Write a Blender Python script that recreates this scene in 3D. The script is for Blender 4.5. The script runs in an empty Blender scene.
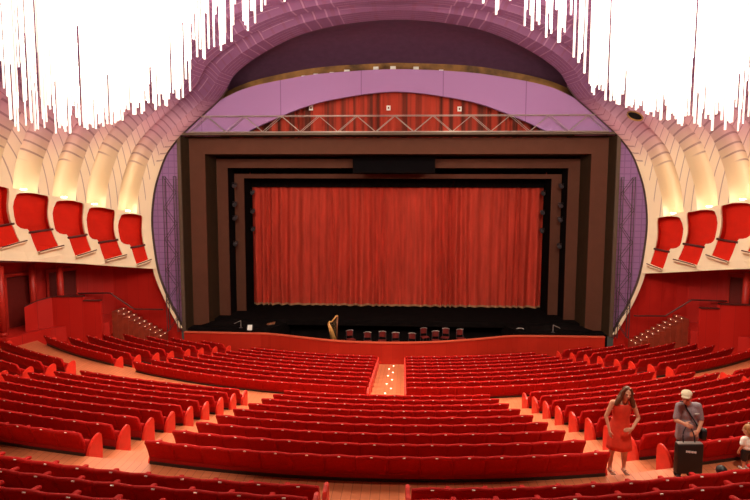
import bpy, bmesh, math, random
from mathutils import Vector, Matrix
from mathutils.geometry import tessellate_polygon
random.seed(7)
PI = math.pi
SC = bpy.context.scene
COL = SC.collection

# ---------------------------------------------------------------- camera
F = 575.0
PITCH = math.atan(55/575.0); YAW = math.atan(29/575.0); ROLL = 0.003
CAM = Vector((0.53, 0.0, 8.55))
_c, _s = math.cos(YAW), math.sin(YAW)
FW = Vector((-_s*math.cos(PITCH), _c*math.cos(PITCH), -math.sin(PITCH)))
_r = Vector((_c, _s, 0)); _u = _r.cross(FW)
RT = _r*math.cos(ROLL)+_u*math.sin(ROLL); UP = _u*math.cos(ROLL)-_r*math.sin(ROLL)
def ray(px, py): return FW+RT*((px-375)/F)+UP*((250-py)/F)
def atY(px, py, Y):
    d = ray(px, py); return CAM+d*((Y-CAM.y)/d.y)
def atZ(px, py, Z):
    d = ray(px, py); return CAM+d*((Z-CAM.z)/d.z)
cd = bpy.data.cameras.new('camera'); cam = bpy.data.objects.new('camera', cd); COL.objects.link(cam)
cam.matrix_world = Matrix((( RT.x, UP.x, -FW.x, CAM.x), (RT.y, UP.y, -FW.y, CAM.y), (RT.z, UP.z, -FW.z, CAM.z), (0, 0, 0, 1)))
cd.sensor_width = 36; cd.sensor_fit = 'HORIZONTAL'; cd.lens = 36*F/750; cd.clip_end = 200
SC.camera = cam
vs = SC.view_settings
vs.view_transform = 'Standard'; vs.look = 'None'; vs.gamma = 1; vs.use_curve_mapping = False
vs.exposure = 0.0

# ---------------------------------------------------------------- materials
def mat(name, col, rough=0.6, noise=0.0, scale=8.0, spec=0.3, emit=None, strength=0, sheen=0.0, metal=0.0, stretch=None):
    m = bpy.data.materials.new(name); m.use_nodes = True
    nt = m.node_tree; b = nt.nodes['Principled BSDF']
    c = (*col, 1)
    b.inputs['Base Color'].default_value = c
    b.inputs['Roughness'].default_value = rough
    b.inputs['Specular IOR Level'].default_value = spec
    b.inputs['Metallic'].default_value = metal
    if sheen:
        b.inputs['Sheen Weight'].default_value = sheen
        b.inputs['Sheen Tint'].default_value = (min(1, col[0]*2), col[1]*2, col[2]*2, 1)
    if emit:
        b.inputs['Emission Color'].default_value = (*emit, 1); b.inputs['Emission Strength'].default_value = strength
    if noise:
        tc = nt.nodes.new('ShaderNodeTexCoord'); n = nt.nodes.new('ShaderNodeTexNoise'); n.inputs['Scale'].default_value = scale
        n.inputs['Detail'].default_value = 4
        src = tc.outputs['Object']
        if stretch:
            mp = nt.nodes.new('ShaderNodeMapping'); mp.inputs['Scale'].default_value = stretch
            nt.links.new(src, mp.inputs['Vector']); src = mp.outputs['Vector']
        nt.links.new(src, n.inputs['Vector'])
        r = nt.nodes.new('ShaderNodeValToRGB')
        r.color_ramp.elements[0].position = 0.3; r.color_ramp.elements[1].position = 0.7
        r.color_ramp.elements[0].color = (*[x*(1-noise) for x in col], 1)
        r.color_ramp.elements[1].color = (*[min(1, x*(1+noise)) for x in col], 1)
        nt.links.new(n.outputs['Fac'], r.inputs['Fac']); nt.links.new(r.outputs['Color'], b.inputs['Base Color'])
    return m
def math_node(nt, op, a, b=None, c=None):
    n = nt.nodes.new('ShaderNodeMath'); n.operation = op
    for i, v in enumerate((a, b, c)):
        if v is None: continue
        if isinstance(v, (int, float)): n.inputs[i].default_value = v
        else: nt.links.new(v, n.inputs[i])
    return n.outputs[0]
def mixcol(nt, fac, a, b):
    n = nt.nodes.new('ShaderNodeMix'); n.data_type = 'RGBA'
    for i, v in ((0, fac), (6, a), (7, b)):
        if isinstance(v, (int, float)): n.inputs[i].default_value = v
        elif isinstance(v, tuple): n.inputs[i].default_value = (*v, 1)
        else: nt.links.new(v, n.inputs[i])
    return n.outputs[2]
def smoothstep(nt, val, lo, hi):
    n = nt.nodes.new('ShaderNodeMapRange'); n.interpolation_type = 'SMOOTHSTEP'
    nt.links.new(val, n.inputs[0]); n.inputs[1].default_value = lo; n.inputs[2].default_value = hi
    return n.outputs[0]
def planks(name, col, col2, gap, sx, sy, rough=0.45, spec=0.4, rot=0.0):
    """boards: brick texture in object coordinates"""
    m = bpy.data.materials.new(name); m.use_nodes = True; nt = m.node_tree; b = nt.nodes['Principled BSDF']
    b.inputs['Roughness'].default_value = rough; b.inputs['Specular IOR Level'].default_value = spec
    tc = nt.nodes.new('ShaderNodeTexCoord'); mp = nt.nodes.new('ShaderNodeMapping')
    mp.inputs['Rotation'].default_value = rot if isinstance(rot, tuple) else (0, 0, rot)
    nt.links.new(tc.outputs['Object'], mp.inputs['Vector'])
    br = nt.nodes.new('ShaderNodeTexBrick'); nt.links.new(mp.outputs['Vector'], br.inputs['Vector'])
    br.inputs['Color1'].default_value = (*col, 1); br.inputs['Color2'].default_value = (*col2, 1); br.inputs['Mortar'].default_value = (*gap, 1)
    br.inputs['Scale'].default_value = 1.0; br.inputs['Brick Width'].default_value = sx; br.inputs['Row Height'].default_value = sy
    br.inputs['Mortar Size'].default_value = 0.006; br.inputs['Mortar Smooth'].default_value = 0.3
    nt.links.new(br.outputs['Color'], b.inputs['Base Color'])
    return m
def shell_mat(name):
    """plaster shell: cream low down, lilac paint near the crown, thin incised lines (UV: x = bay coordinate, y = arch coordinate)"""
    m = bpy.data.materials.new(name); m.use_nodes = True; nt = m.node_tree; b = nt.nodes['Principled BSDF']
    b.inputs['Roughness'].default_value = 0.7; b.inputs['Specular IOR Level'].default_value = 0.2
    uv = nt.nodes.new('ShaderNodeUVMap'); sp = nt.nodes.new('ShaderNodeSeparateXYZ'); nt.links.new(uv.outputs['UV'], sp.inputs[0])
    u, v = sp.outputs[0], sp.outputs[1]
    geo = nt.nodes.new('ShaderNodeTexCoord'); gs = nt.nodes.new('ShaderNodeSeparateXYZ'); nt.links.new(geo.outputs['Object'], gs.inputs[0])
    x, y, z = gs.outputs
    def lines(val, freq, width):
        f = math_node(nt, 'FRACT', math_node(nt, 'MULTIPLY', val, freq)); return math_node(nt, 'LESS_THAN', f, width)
    ax = math_node(nt, 'ABSOLUTE', x)
    l_band = lines(ax, 3.6, 0.11)                           # vertical joints on the cream bands
    l_chan = lines(v, 46.0, 0.20)
    # which of the two: inside a fluted channel (UV x fraction) or on a band
    fr = math_node(nt, 'FRACT', math_node(nt, 'ADD', u, 0.5))
    chan = math_node(nt, 'GREATER_THAN', fr, 0.36)
    zz = math_node(nt, 'ADD', z, math_node(nt, 'MULTIPLY', math_node(nt, 'SINE', math_node(nt, 'MULTIPLY', u, 2.2)), 0.25))
    upper = smoothstep(nt, zz, 10.0, 12.4)
    line_low = math_node(nt, 'MULTIPLY', l_band, math_node(nt, 'SUBTRACT', 1.0, chan))
    line_ch = math_node(nt, 'MULTIPLY', math_node(nt, 'MULTIPLY', l_chan, chan), smoothstep(nt, zz, 10.2, 10.5))
    dark = math_node(nt, 'MAXIMUM', line_low, line_ch)
    base = mixcol(nt, upper, (0.88, 0.74, 0.52), (0.58, 0.33, 0.42))
    crown = smoothstep(nt, z, 12.0, 13.8)
    base = mixcol(nt, crown, base, (0.17, 0.066, 0.15))
    base = mixcol(nt, math_node(nt, 'MULTIPLY', dark, 0.55), base, (0.16, 0.05, 0.10))
    # pale incised lines on the purple crown: concentric along the arch and a fan of radial strokes
    ring = lines(u, 6.0, 0.14)
    fan = lines(v, 70.0, 0.14)
    sel = math_node(nt, 'GREATER_THAN', math_node(nt, 'FRACT', math_node(nt, 'MULTIPLY', v, 9.0)), 0.5)
    pat = math_node(nt, 'ADD', math_node(nt, 'MULTIPLY', ring, sel), math_node(nt, 'MULTIPLY', fan, math_node(nt, 'SUBTRACT', 1.0, sel)))
    pale = math_node(nt, 'MULTIPLY', math_node(nt, 'MULTIPLY', pat, crown), 0.45)
    base = mixcol(nt, pale, base, (0.42, 0.24, 0.36))
    nt.links.new(base, b.inputs['Base Color'])
    return m
def grid_mat(name, col, line, sx, sz):
    m = bpy.data.materials.new(name); m.use_nodes = True; nt = m.node_tree; b = nt.nodes['Principled BSDF']
    b.inputs['Roughness'].default_value = 0.7; b.inputs['Specular IOR Level'].default_value = 0.2
    tc = nt.nodes.new('ShaderNodeTexCoord'); sp = nt.nodes.new('ShaderNodeSeparateXYZ'); nt.links.new(tc.outputs['Object'], sp.inputs[0])
    a = math_node(nt, 'LESS_THAN', math_node(nt, 'FRACT', math_node(nt, 'MULTIPLY', sp.outputs[0], sx)), 0.14)
    c = math_node(nt, 'LESS_THAN', math_node(nt, 'FRACT', math_node(nt, 'MULTIPLY', sp.outputs[2], sz)), 0.14)
    low = math_node(nt, 'LESS_THAN', sp.outputs[2], 11.6)
    g = math_node(nt, 'MULTIPLY', math_node(nt, 'MAXIMUM', a, c), low)
    seam = math_node(nt, 'LESS_THAN', math_node(nt, 'FRACT', math_node(nt, 'ADD', math_node(nt, 'MULTIPLY', sp.outputs[0], 0.232), 0.42)), 0.012)
    g = math_node(nt, 'MAXIMUM', math_node(nt, 'MULTIPLY', g, 0.45), math_node(nt, 'MULTIPLY', seam, 0.6))
    nt.links.new(mixcol(nt, g, col, line), b.inputs['Base Color'])
    return m

M = {}
M['velvet'] = mat('velvet', (0.40, 0.006, 0.005), 0.75, 0.12, 30, 0.12, sheen=0.05)
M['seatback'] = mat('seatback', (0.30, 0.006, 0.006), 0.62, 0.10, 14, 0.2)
M['endwood'] = mat('endwood', (0.70, 0.028, 0.014), 0.4, 0.10, 6, 0.4)
M['redwall'] = planks('redwall', (0.42, 0.010, 0.006), (0.47, 0.013, 0.008), (0.25, 0.006, 0.004), 0.62, 30.0, 0.5, 0.3, (PI/2, 0, 0))
M['railwood'] = planks('railwood', (0.40, 0.017, 0.007), (0.44, 0.020, 0.008), (0.29, 0.012, 0.006), 0.55, 30.0, 0.45, 0.3, (PI/2, 0, 0))
M['railcap'] = mat('railcap', (0.62, 0.10, 0.05), 0.4)
M['floor'] = planks('floor', (0.58, 0.165, 0.070), (0.64, 0.19, 0.085), (0.34, 0.075, 0.03), 1.6, 0.16, 0.35, 0.45, PI/2)
M['riser'] = mat('riser', (0.34, 0.05, 0.02), 0.5)
M['plate'] = mat('plate', (0.85, 0.78, 0.66), 0.35, spec=0.5)
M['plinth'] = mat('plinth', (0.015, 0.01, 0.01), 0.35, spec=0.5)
M['boxred'] = mat('boxred', (0.58, 0.014, 0.004), 0.7, 0.06, 3, 0.12)
M['boxrail'] = mat('boxrail', (0.08, 0.012, 0.01), 0.4)
M['cream'] = mat('cream', (0.88, 0.74, 0.52), 0.7, 0.03, 2, 0.2)
M['shell'] = shell_mat('shell')
M['lilac'] = grid_mat('lilac', (0.33, 0.17, 0.37), (0.15, 0.06, 0.15), 3.0, 3.0)
M['eye'] = mat('eye', (0.10, 0.038, 0.085), 0.7, 0.12, 3)
M['brass_glow'] = mat('brass_glow', (0.22, 0.10, 0.025), 0.5, 0.85, 1.0)  # brass for rims; on the gallery wall, golden lamplight painted into the colour
M['brown'] = mat('brown', (0.105, 0.037, 0.022), 0.75, 0.05, 2, 0.15)
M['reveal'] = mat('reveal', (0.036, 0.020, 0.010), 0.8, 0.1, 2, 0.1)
M['black'] = mat('black', (0.008, 0.006, 0.006), 0.9, 0.1, 4, 0.0)
M['edge'] = mat('edge', (0.10, 0.065, 0.045), 0.7)
M['screen'] = mat('screen', (0.006, 0.005, 0.006), 0.9, spec=0.0)
M['stagefloor'] = mat('stagefloor', (0.007, 0.005, 0.005), 1.0, 0.2, 3, 0.0)
M['curtain'] = mat('curtain', (0.56, 0.055, 0.032), 0.7, 0.20, 1.5, 0.15, sheen=0.2, stretch=(3, 1, 0.35))
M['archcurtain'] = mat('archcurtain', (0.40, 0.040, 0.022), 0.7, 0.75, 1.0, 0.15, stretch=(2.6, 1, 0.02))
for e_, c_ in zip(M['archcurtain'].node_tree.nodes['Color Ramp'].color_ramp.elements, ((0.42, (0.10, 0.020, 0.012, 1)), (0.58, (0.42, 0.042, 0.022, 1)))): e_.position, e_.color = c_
M['gold'] = mat('gold', (0.42, 0.24, 0.12), 0.5)
M['steel'] = mat('steel', (0.42, 0.36, 0.33), 0.4, metal=0.4)
M['darksteel'] = mat('darksteel', (0.05, 0.035, 0.04), 0.5)
M['lamp'] = mat('lamp', (0.9, 0.9, 0.85), 0.4, emit=(1, 0.93, 0.8), strength=9)
M['ledlamp'] = mat('ledlamp', (0.9, 0.8, 0.6), 0.4, emit=(1, 0.85, 0.6), strength=4)
M['tube'] = mat('tube', (0.9, 0.9, 0.88), 0.2, emit=(1.0, 0.90, 0.76), strength=1.5)
M['tubedim'] = mat('tubedim', (0.9, 0.86, 0.82), 0.2, emit=(1.0, 0.86, 0.72), strength=0.8)
M['white'] = mat('white', (0.8, 0.78, 0.74), 0.5)
M['doorred'] = mat('doorred', (0.12, 0.008, 0.006), 0.45, 0.1, 3)
M['columnred'] = mat('columnred', (0.42, 0.02, 0.012), 0.4)
M['soffit'] = mat('soffit', (0.30, 0.06, 0.025), 0.6)
M['stairwood'] = mat('stairwood', (0.26, 0.035, 0.016), 0.45, 0.15, 4)
M['skin'] = mat('skin', (0.62, 0.28, 0.17), 0.5, 0.06, 20)
M['skinman'] = mat('skinman', (0.55, 0.23, 0.14), 0.5, 0.06, 20)
M['hairbrown'] = mat('hairbrown', (0.115, 0.038, 0.014), 0.5, 0.5, 60, 0.4, stretch=(4, 4, 0.6))
M['hairblond'] = mat('hairblond', (0.38, 0.17, 0.055), 0.5, 0.4, 60, 0.4, stretch=(4, 4, 0.6))
M['hairblack'] = mat('hairblack', (0.012, 0.008, 0.008), 0.5, 0.3, 60, 0.4)
M['dress'] = mat('dress', (0.68, 0.045, 0.02), 0.75, 0.08, 14)
M['shirt'] = mat('shirt', (0.29, 0.22, 0.24), 0.8, 0.25, 90)
M['trousers'] = mat('trousers', (0.012, 0.01, 0.012), 0.8)
M['cap'] = mat('cap', (0.55, 0.44, 0.30), 0.8, 0.08, 30)
M['strap'] = mat('strap', (0.012, 0.01, 0.014), 0.6)
M['bag'] = mat('bag', (0.016, 0.013, 0.011), 0.5, 0.1, 10)
M['shoe'] = mat('shoe', (0.30, 0.15, 0.10), 0.5)
M['shoeblack'] = mat('shoeblack', (0.03, 0.02, 0.02), 0.4)
M['tee'] = mat('tee', (0.85, 0.80, 0.72), 0.8, 0.04, 10)
M['eyedark'] = mat('eyedark', (0.02, 0.012, 0.01), 0.3)
M['lips'] = mat('lips', (0.42, 0.09, 0.07), 0.4)
M['harpgold'] = mat('harpgold', (0.66, 0.33, 0.10), 0.4, 0.1, 8)
M['wood'] = mat('wood', (0.22, 0.075, 0.03), 0.4, 0.2, 8)
M['glassdark'] = mat('glassdark', (0.05, 0.045, 0.05), 0.25, spec=0.5)
M['copper'] = mat('copper', (0.35, 0.12, 0.06), 0.3, metal=0.6)
M['chairred'] = mat('chairred', (0.14, 0.010, 0.008), 0.6)

# ---------------------------------------------------------------- mesh helpers
class MB:
    def __init__(s): s.v = []; s.f = []; s.uv = None
    def add(s, vs, fs):
        o = len(s.v); s.v += [tuple(p) for p in vs]; s.f += [tuple(i+o for i in f) for f in fs]; return s
    def box(s, c, d, rz=0.0, bev=0.0, mtx=None):
        hx, hy, hz = d[0]/2, d[1]/2, d[2]/2
        if bev:
            bm = bmesh.new(); bmesh.ops.create_cube(bm, size=1.0)
            bmesh.ops.scale(bm, vec=d, verts=bm.verts)
            bmesh.ops.bevel(bm, geom=list(bm.edges), offset=bev, segments=2, affect='EDGES', profile=0.6)
            bm.verts.index_update(); P = [v.co.copy() for v in bm.verts]; Fs = [[v.index for v in f.verts] for f in bm.faces]; bm.free()
        else:
            P = [Vector((x, y, z)) for x in (-hx, hx) for y in (-hy, hy) for z in (-hz, hz)]
            Fs = [(0, 1, 3, 2), (4, 6, 7, 5), (0, 4, 5, 1), (2, 3, 7, 6), (0, 2, 6, 4), (1, 5, 7, 3)]
        R = Matrix.Rotation(rz, 3, 'Z'); c = Vector(c)
        P = [R @ p+c for p in P]
        if mtx: P = [mtx @ p for p in P]
        return s.add(P, Fs)
    def tube(s, pts, r, n=8, caps=True):
        pts = [Vector(p) for p in pts]; rs = r if isinstance(r, (list, tuple)) else [r]*len(pts)
        rings = []; up = Vector((0, 0, 1))
        for i, p in enumerate(pts):
            t = (pts[min(i+1, len(pts)-1)]-pts[max(i-1, 0)]).normalized()
            a = t.cross(up if abs(t.z) < 0.95 else Vector((1, 0, 0))).normalized(); b = t.cross(a)
            rings.append([p+(a*math.cos(2*PI*k/n)+b*math.sin(2*PI*k/n))*rs[i] for k in range(n)])
        V = [q for R in rings for q in R]; Fs = []
        for i in range(len(rings)-1):
            for k in range(n): Fs.append((i*n+k, i*n+(k+1) % n, (i+1)*n+(k+1) % n, (i+1)*n+k))
        if caps: Fs += [tuple(range(n))[::-1], tuple((len(rings)-1)*n+k for k in range(n))]
        return s.add(V, Fs)
    def prism(s, poly, off):
        """extrude a planar polygon of 3D points by vector off"""
        n = len(poly); off = Vector(off); V = [Vector(p) for p in poly]; V += [p+off for p in V]
        tri = tessellate_polygon([V[:n]])
        Fs = [tuple(t) for t in tri]+[tuple(i+n for i in t)[::-1] for t in tri]
        Fs += [(i, (i+1) % n, (i+1) % n+n, i+n) for i in range(n)]
        return s.add(V, Fs)
    def grid(s, rows, closed=False):
        n = len(rows[0]); V = [p for r in rows for p in r]; Fs = []
        for i in range(len(rows)-1):
            for k in range(n if closed else n-1): Fs.append((i*n+k, i*n+(k+1) % n, (i+1)*n+(k+1) % n, (i+1)*n+k))
        return s.add(V, Fs)
    def lathe(s, prof, n=16, c=(0, 0, 0)):
        c = Vector(c)
        rows = [[c+Vector((r*math.cos(2*PI*k/n), r*math.sin(2*PI*k/n), z)) for k in range(n)] for r, z in prof]
        s.grid(rows, True)
        o = len(s.v)-len(prof)*n
        s.f.append(tuple(o+k for k in range(n))[::-1]); s.f.append(tuple(o+(len(prof)-1)*n+k for k in range(n)))
        return s
    def mesh(s, name, m, smooth=False):
        me = bpy.data.meshes.new(name); me.from_pydata(s.v, [], s.f)
        bm = bmesh.new(); bm.from_mesh(me); bmesh.ops.recalc_face_normals(bm, faces=bm.faces); bm.to_mesh(me); bm.free()
        if smooth: me.polygons.foreach_set('use_smooth', [True]*len(me.polygons))
        me.materials.append(M[m]); me.update(); return me
    def build(s, name, m, parent=None, smooth=False):
        return link(name, s.mesh(name, m, smooth), parent)
def link(name, me, parent=None, loc=None, rz=0.0):
    o = bpy.data.objects.new(name, me); COL.objects.link(o)
    if parent: o.parent = parent
    if loc is not None: o.location = loc
    if rz: o.rotation_euler = (0, 0, rz)
    return o
def tag(o, label=None, cat=None, group=None, kind=None):
    if label: o['label'] = label
    if cat: o['category'] = cat
    if group: o['group'] = group
    if kind: o['kind'] = kind
    return o
def thing(name, label, cat, loc=(0, 0, 0), rz=0.0, group=None):
    o = bpy.data.objects.new(name, None); COL.objects.link(o); o.location = loc; o.rotation_euler = (0, 0, rz); o.empty_display_size = 0.2
    return tag(o, label, cat, group)
def local(mb, root):
    """points given in world space -> the root's own space"""
    R = Matrix.Rotation(-root.rotation_euler.z, 3, 'Z'); L = Vector(root.location)
    mb.v = [tuple(R @ (Vector(p)-L)) for p in mb.v]; return mb
def struct(name, mb, m, smooth=False): return tag(mb.build(name, m, None, smooth), kind='structure')
def catmull(pts, n):
    out = []
    P = [Vector(p) for p in pts]
    for i in range(len(P)-1):
        a, b, c, d = P[max(i-1, 0)], P[i], P[i+1], P[min(i+2, len(P)-1)]
        for k in range(n):
            t = k/n
            out.append(0.5*((2*b)+(c-a)*t+(2*a-5*b+4*c-d)*t*t+(3*b-3*c+d-a)*t**3))
    out.append(P[-1]); return out
ORD = ['first', 'second', 'third', 'fourth', 'fifth', 'sixth', 'seventh', 'eighth', 'ninth', 'tenth', 'eleventh', 'twelfth']

# ---------------------------------------------------------------- stalls: rows and terraces
RB, RA = 20.5, 22.0
def arc(Y0, R, X):
    X = max(-R*0.985, min(R*0.985, X)); return Y0+R-math.sqrt(R*R-X*X)
B_Y = [9.5+i for i in range(9)]; B_T = [4.06-0.22*i for i in range(9)]
A_Y = [19.25+j for j in range(9)]; A_T = [1.97-0.15*j for j in range(9)]
C_Y = [7.38-0.91*k for k in range(4)]; C_T = [4.62+0.34*k for k in range(4)]
def sag(R, x): return R-math.sqrt(R*R-x*x)
S_IN = [11.35, 11.0, 10.6, 10.3, 9.9, 9.55, 9.15, 8.7]; S_Y = [22.43, 23.3, 24.25, 25.13, 26.13, 26.98, 27.88, 28.68]
S_R = [26-0.7*j for j in range(8)]; S_Y0 = [S_Y[j]-sag(S_R[j], S_IN[j]) for j in range(8)]; S_T = [2.0-1.15*j/7 for j in range(8)]
L_Y = [9.66+0.97*i for i in range(9)]; LR = 31.0; R_Y = [y+0.08 for y in B_Y]; RR = 21.5
def blend(x, a, b): t = max(0, min(1, (x-a)/(b-a))); return t
def line_b(i, X, off=0.0):
    c = B_Y[i]+sag(RB, min(abs(X), 19.6)); o = L_Y[i]+sag(LR, abs(X)) if X < 0 else R_Y[i]+sag(RR, min(abs(X), 20.5))
    return c+(o-c)*blend(abs(X), 4.35-0.11*i, 5.3-0.1*i)+off
def line_a(j, X, off=0.0):
    c = A_Y[j]+sag(RA, min(abs(X), 21.0))
    if j > 7: return max(c, line_a(7, X)+0.9)+off
    o = S_Y0[j]+sag(S_R[j], min(abs(X), S_R[j]*0.93)); return c+(o-c)*blend(abs(X), S_IN[j]-1.1, S_IN[j]-0.1)+off
def line_c(k, X, off=0.0): return C_Y[k]+sag(24.0 if X < 0 else 18.5, min(abs(X), 17.5))+off
SEAT_H = 0.80                       # back top above the row's own tread
BASE = 0.13                         # back base lies this far ahead of the back top
Z_AISLE = B_T[0]-0.50               # cross aisle where the people stand

seams = [(lambda X: 1.5, C_T[3]-SEAT_H+0.3)]     # (line, z) of every terrace edge from the camera to the stage
for k in (3, 2, 1, 0): seams.append((lambda X, k=k: line_c(k, X, BASE), C_T[k]-SEAT_H))
seams.append((lambda X: line_c(0, X, 0.98), Z_AISLE))
for i in range(9): seams.append((lambda X, i=i: line_b(i, X, BASE), B_T[i]-SEAT_H))
for j in range(9): seams.append((lambda X, j=j: line_a(j, X, BASE), A_T[j]-SEAT_H))
fl = MB(); XS = [-19.5+39*k/104 for k in range(105)]
for i, (ln, z) in enumerate(seams):
    if i+1 < len(seams):
        l2, z2 = seams[i+1]
        a = [Vector((X, ln(X), z)) for X in XS]; b = [Vector((X, l2(X), z)) for X in XS]; c = [Vector((X, l2(X), z2)) for X in XS]
        fl.grid([a, b]); fl.grid([b, c])
    else:
        a = [Vector((X, ln(X), z)) for X in XS]; b = [Vector((X, max(31.2, ln(X)+0.5), z)) for X in XS]; fl.grid([a, b])
struct('floor', fl, 'floor')

SW = 0.56
def profile_mesh(name, prof, w, m, nx=8, wav=0.0, cap=True):
    """closed (y,z) profile swept along x with pillow-like shrink at both sides"""
    mb = MB(); rows = []
    cy = sum(p[0] for p in prof)/len(prof)
    for k in range(nx+1):
        t = 2*k/nx-1; x = t*w/2; e = abs(t)**6
        rows.append([Vector((x, cy+(y-cy)*(1-0.03*e), z-(wav*math.sin(PI*t/2)**2 if z > 0.7 else 0))) for y, z in prof])
    mb.grid(rows, True)
    if cap:
        n = len(prof); mb.f.append(tuple(range(n))); mb.f.append(tuple(nx*n+k for k in range(n))[::-1])
    return mb.mesh(name, m, True)
BACK_P = [(0.0, 0.44), (-0.045, 0.58), (-0.095, 0.71), (-0.128, 0.765), (-0.128, 0.79), (-0.108, 0.812), (-0.078, 0.815), (-0.048, 0.795), (-0.02, 0.74), (0.03, 0.60), (0.075, 0.44)]
ME = {}
ME['seat_back'] = profile_mesh('seat_back', BACK_P, SW, 'velvet', 8, 0.016)
ME['number_plate'] = MB().box((0, -0.127, 0.792), (0.044, 0.014, 0.016), bev=0.003).mesh('number_plate', 'plate')
cu = MB(); cu.box((0, 0, 0), (SW*0.84, 0.12, 0.34), bev=0.035, mtx=Matrix.Translation((0, 0.19, 0.36)) @ Matrix.Rotation(-0.22, 4, 'X'))
ME['seat_cushion'] = cu.mesh('seat_cushion', 'velvet', True)
ar = MB(); ar.box((0, 0.19, 0.565), (0.075, 0.40, 0.05), bev=0.022); ar.box((0, 0.20, 0.32), (0.035, 0.30, 0.46), bev=0.008)
ME['armrest'] = ar.mesh('armrest', 'velvet', True)
leaf = [(0.005, 0.12), (0.015, 0.24), (0.045, 0.36), (0.11, 0.48), (0.20, 0.565), (0.30, 0.615), (0.375, 0.62), (0.425, 0.585), (0.445, 0.50), (0.445, 0.30), (0.43, 0.0), (0.005, 0.0)]
ep = MB().prism([(-0.03, y, z) for y, z in leaf], (0.06, 0, 0))
ME['end_panel'] = ep.mesh('end_panel', 'endwood')
bev = ME['end_panel']
bm = bmesh.new(); bm.from_mesh(bev); bmesh.ops.dissolve_limit(bm, angle_limit=0.02, verts=bm.verts, edges=bm.edges)
bmesh.ops.bevel(bm, geom=[e for e in bm.edges if len(e.link_faces) == 2 and e.calc_face_angle(0) > 1.0], offset=0.012, segments=2, affect='EDGES'); bm.to_mesh(bev); bm.free()

def seat_row(Y0, R, ztop, x0, x1, label, group, ends=(True, True), arms=True, hb=0.22):
    zt = ztop-SEAT_H; yc = Y0+R
    a0, a1 = math.asin(x0/R), math.asin(x1/R)
    n = max(1, round((a1-a0)*R/SW)); da = (a1-a0)/n; wsc = da*R/SW
    am = (a0+a1)/2
    def P(a, off=0.0, z=0.0): r = R-off; return Vector((r*math.sin(a), yc-r*math.cos(a), zt+z))
    # an angle a puts the row tangent at rotation a; +y of a seat points to the arc centre
    OFF = 0.108                                         # seat origin lies ahead of the back's top edge
    root = thing('seat_row', label, 'seat row', P(am, OFF), am, group)
    Minv = (Matrix.Translation(P(am, OFF)) @ Matrix.Rotation(am, 4, 'Z')).inverted()
    def put(kind, a, sx=1.0, parent=root, dx=0.0):
        o = link(kind, ME[kind], parent)
        if parent is root:
            W = Matrix.Translation(P(a, OFF)) @ Matrix.Rotation(a, 4, 'Z') @ Matrix.Translation((dx, 0, 0)) @ Matrix.Diagonal((sx, 1, 1, 1))
            o.matrix_local = Minv @ W
        return o
    for k in range(n):
        a = a0+(k+0.5)*da
        b = put('seat_back', a, wsc); put('number_plate', a, parent=b); put('seat_cushion', a, wsc)
    if arms:
        for k in range(1, n): put('armrest', a0+k*da)
    for e, a, s in ((ends[0], a0, -1), (ends[1], a1, 1)):
        if e: put('end_panel', a, dx=s*0.035)
    # lower back board and kick strip run the whole row
    nn = n*2; lb = MB(); pl = MB(); q = []; q2 = []
    for k in range(nn+1):
        a = a0+(a1-a0)*k/nn
        q.append([P(a, OFF+y, z) for y, z in ((0.006, 0.45), (0.03, 0.10), (0.06, 0.10), (0.05, 0.45))])
        q2.append([P(a, OFF+y, z) for y, z in ((-0.006, hb+0.055), (0.0, hb-0.06), (0.03, hb-0.06), (0.03, hb+0.055))])
    for mb, qq in ((lb, q), (pl, q2)):
        mb.grid(qq, True); mb.f.append((0, 1, 2, 3)); mb.f.append(tuple(nn*4+k for k in (3, 2, 1, 0))); local(mb, root)
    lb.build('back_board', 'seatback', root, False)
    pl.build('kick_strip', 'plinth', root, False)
    return root
for i in range(9):
    h = 4.18-0.112*i; hb = 0.30 if i == 0 else 0.22
    seat_row(B_Y[i], RB, B_T[i], -h, h, f'{ORD[i]} long red seat row ahead of the cross aisle, undivided centre block', 'seat rows of the middle centre block', hb=hb)
    xi = 5.56-0.10*i; xo = {8: 10.96, 7: 11.4, 6: 11.75}.get(i, 12.0)
    seat_row(L_Y[i], LR, B_T[i], -xo, -xi, f'{ORD[i]} red seat row ahead of the cross aisle, left middle block', 'seat rows of the left middle block', hb=hb)
    seat_row(R_Y[i], RR, B_T[i], xi+(0.02 if i == 0 else -0.13), xo, f'{ORD[i]} red seat row ahead of the cross aisle, right middle block behind the couple', 'seat rows of the right middle block', hb=hb)
for j in range(9):
    xo = 10.16-0.36*j
    o = 8-j; hb = 0.33 if j == 0 else 0.15
    seat_row(A_Y[j], RA, A_T[j], -xo, -0.74, f'{ORD[o]} red seat row from the pit rail, left of the lit centre steps', 'front seat rows left of the centre steps', arms=False, hb=hb)
    seat_row(A_Y[j], RA, A_T[j], 0.66, xo-0.15, f'{ORD[o]} red seat row from the pit rail, right of the lit centre steps', 'front seat rows right of the centre steps', arms=False, hb=hb)
out = [16.2, 15.3, 15.0, 14.7, 14.0, 12.9, 11.8, 10.2]
for j in range(8):
    hb = 0.33 if j == 0 else 0.16
    seat_row(S_Y0[j], S_R[j], S_T[j], -out[j], -S_IN[j]-0.1, f'{ORD[7-j]} red seat row from the stage, slanting block by the left staircase', 'slanting seat rows by the left staircase', arms=False, hb=hb)
    seat_row(S_Y0[j], S_R[j], S_T[j], S_IN[j]-0.1, out[j], f'{ORD[7-j]} red seat row from the stage, slanting block by the right staircase', 'slanting seat rows by the right staircase', arms=False, hb=hb)
for k in range(4):
    seat_row(C_Y[k], 24.0, C_T[k], -7.6, -0.60, f'{ORD[k]} red seat row behind the cross aisle, near block left of the wooden aisle', 'near seat rows left of the wooden aisle', hb=0.3)
    seat_row(C_Y[k], 18.5, C_T[k], 0.66, 7.6, f'{ORD[k]} red seat row behind the cross aisle, near block right of the wooden aisle', 'near seat rows right of the wooden aisle', hb=0.3)
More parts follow.
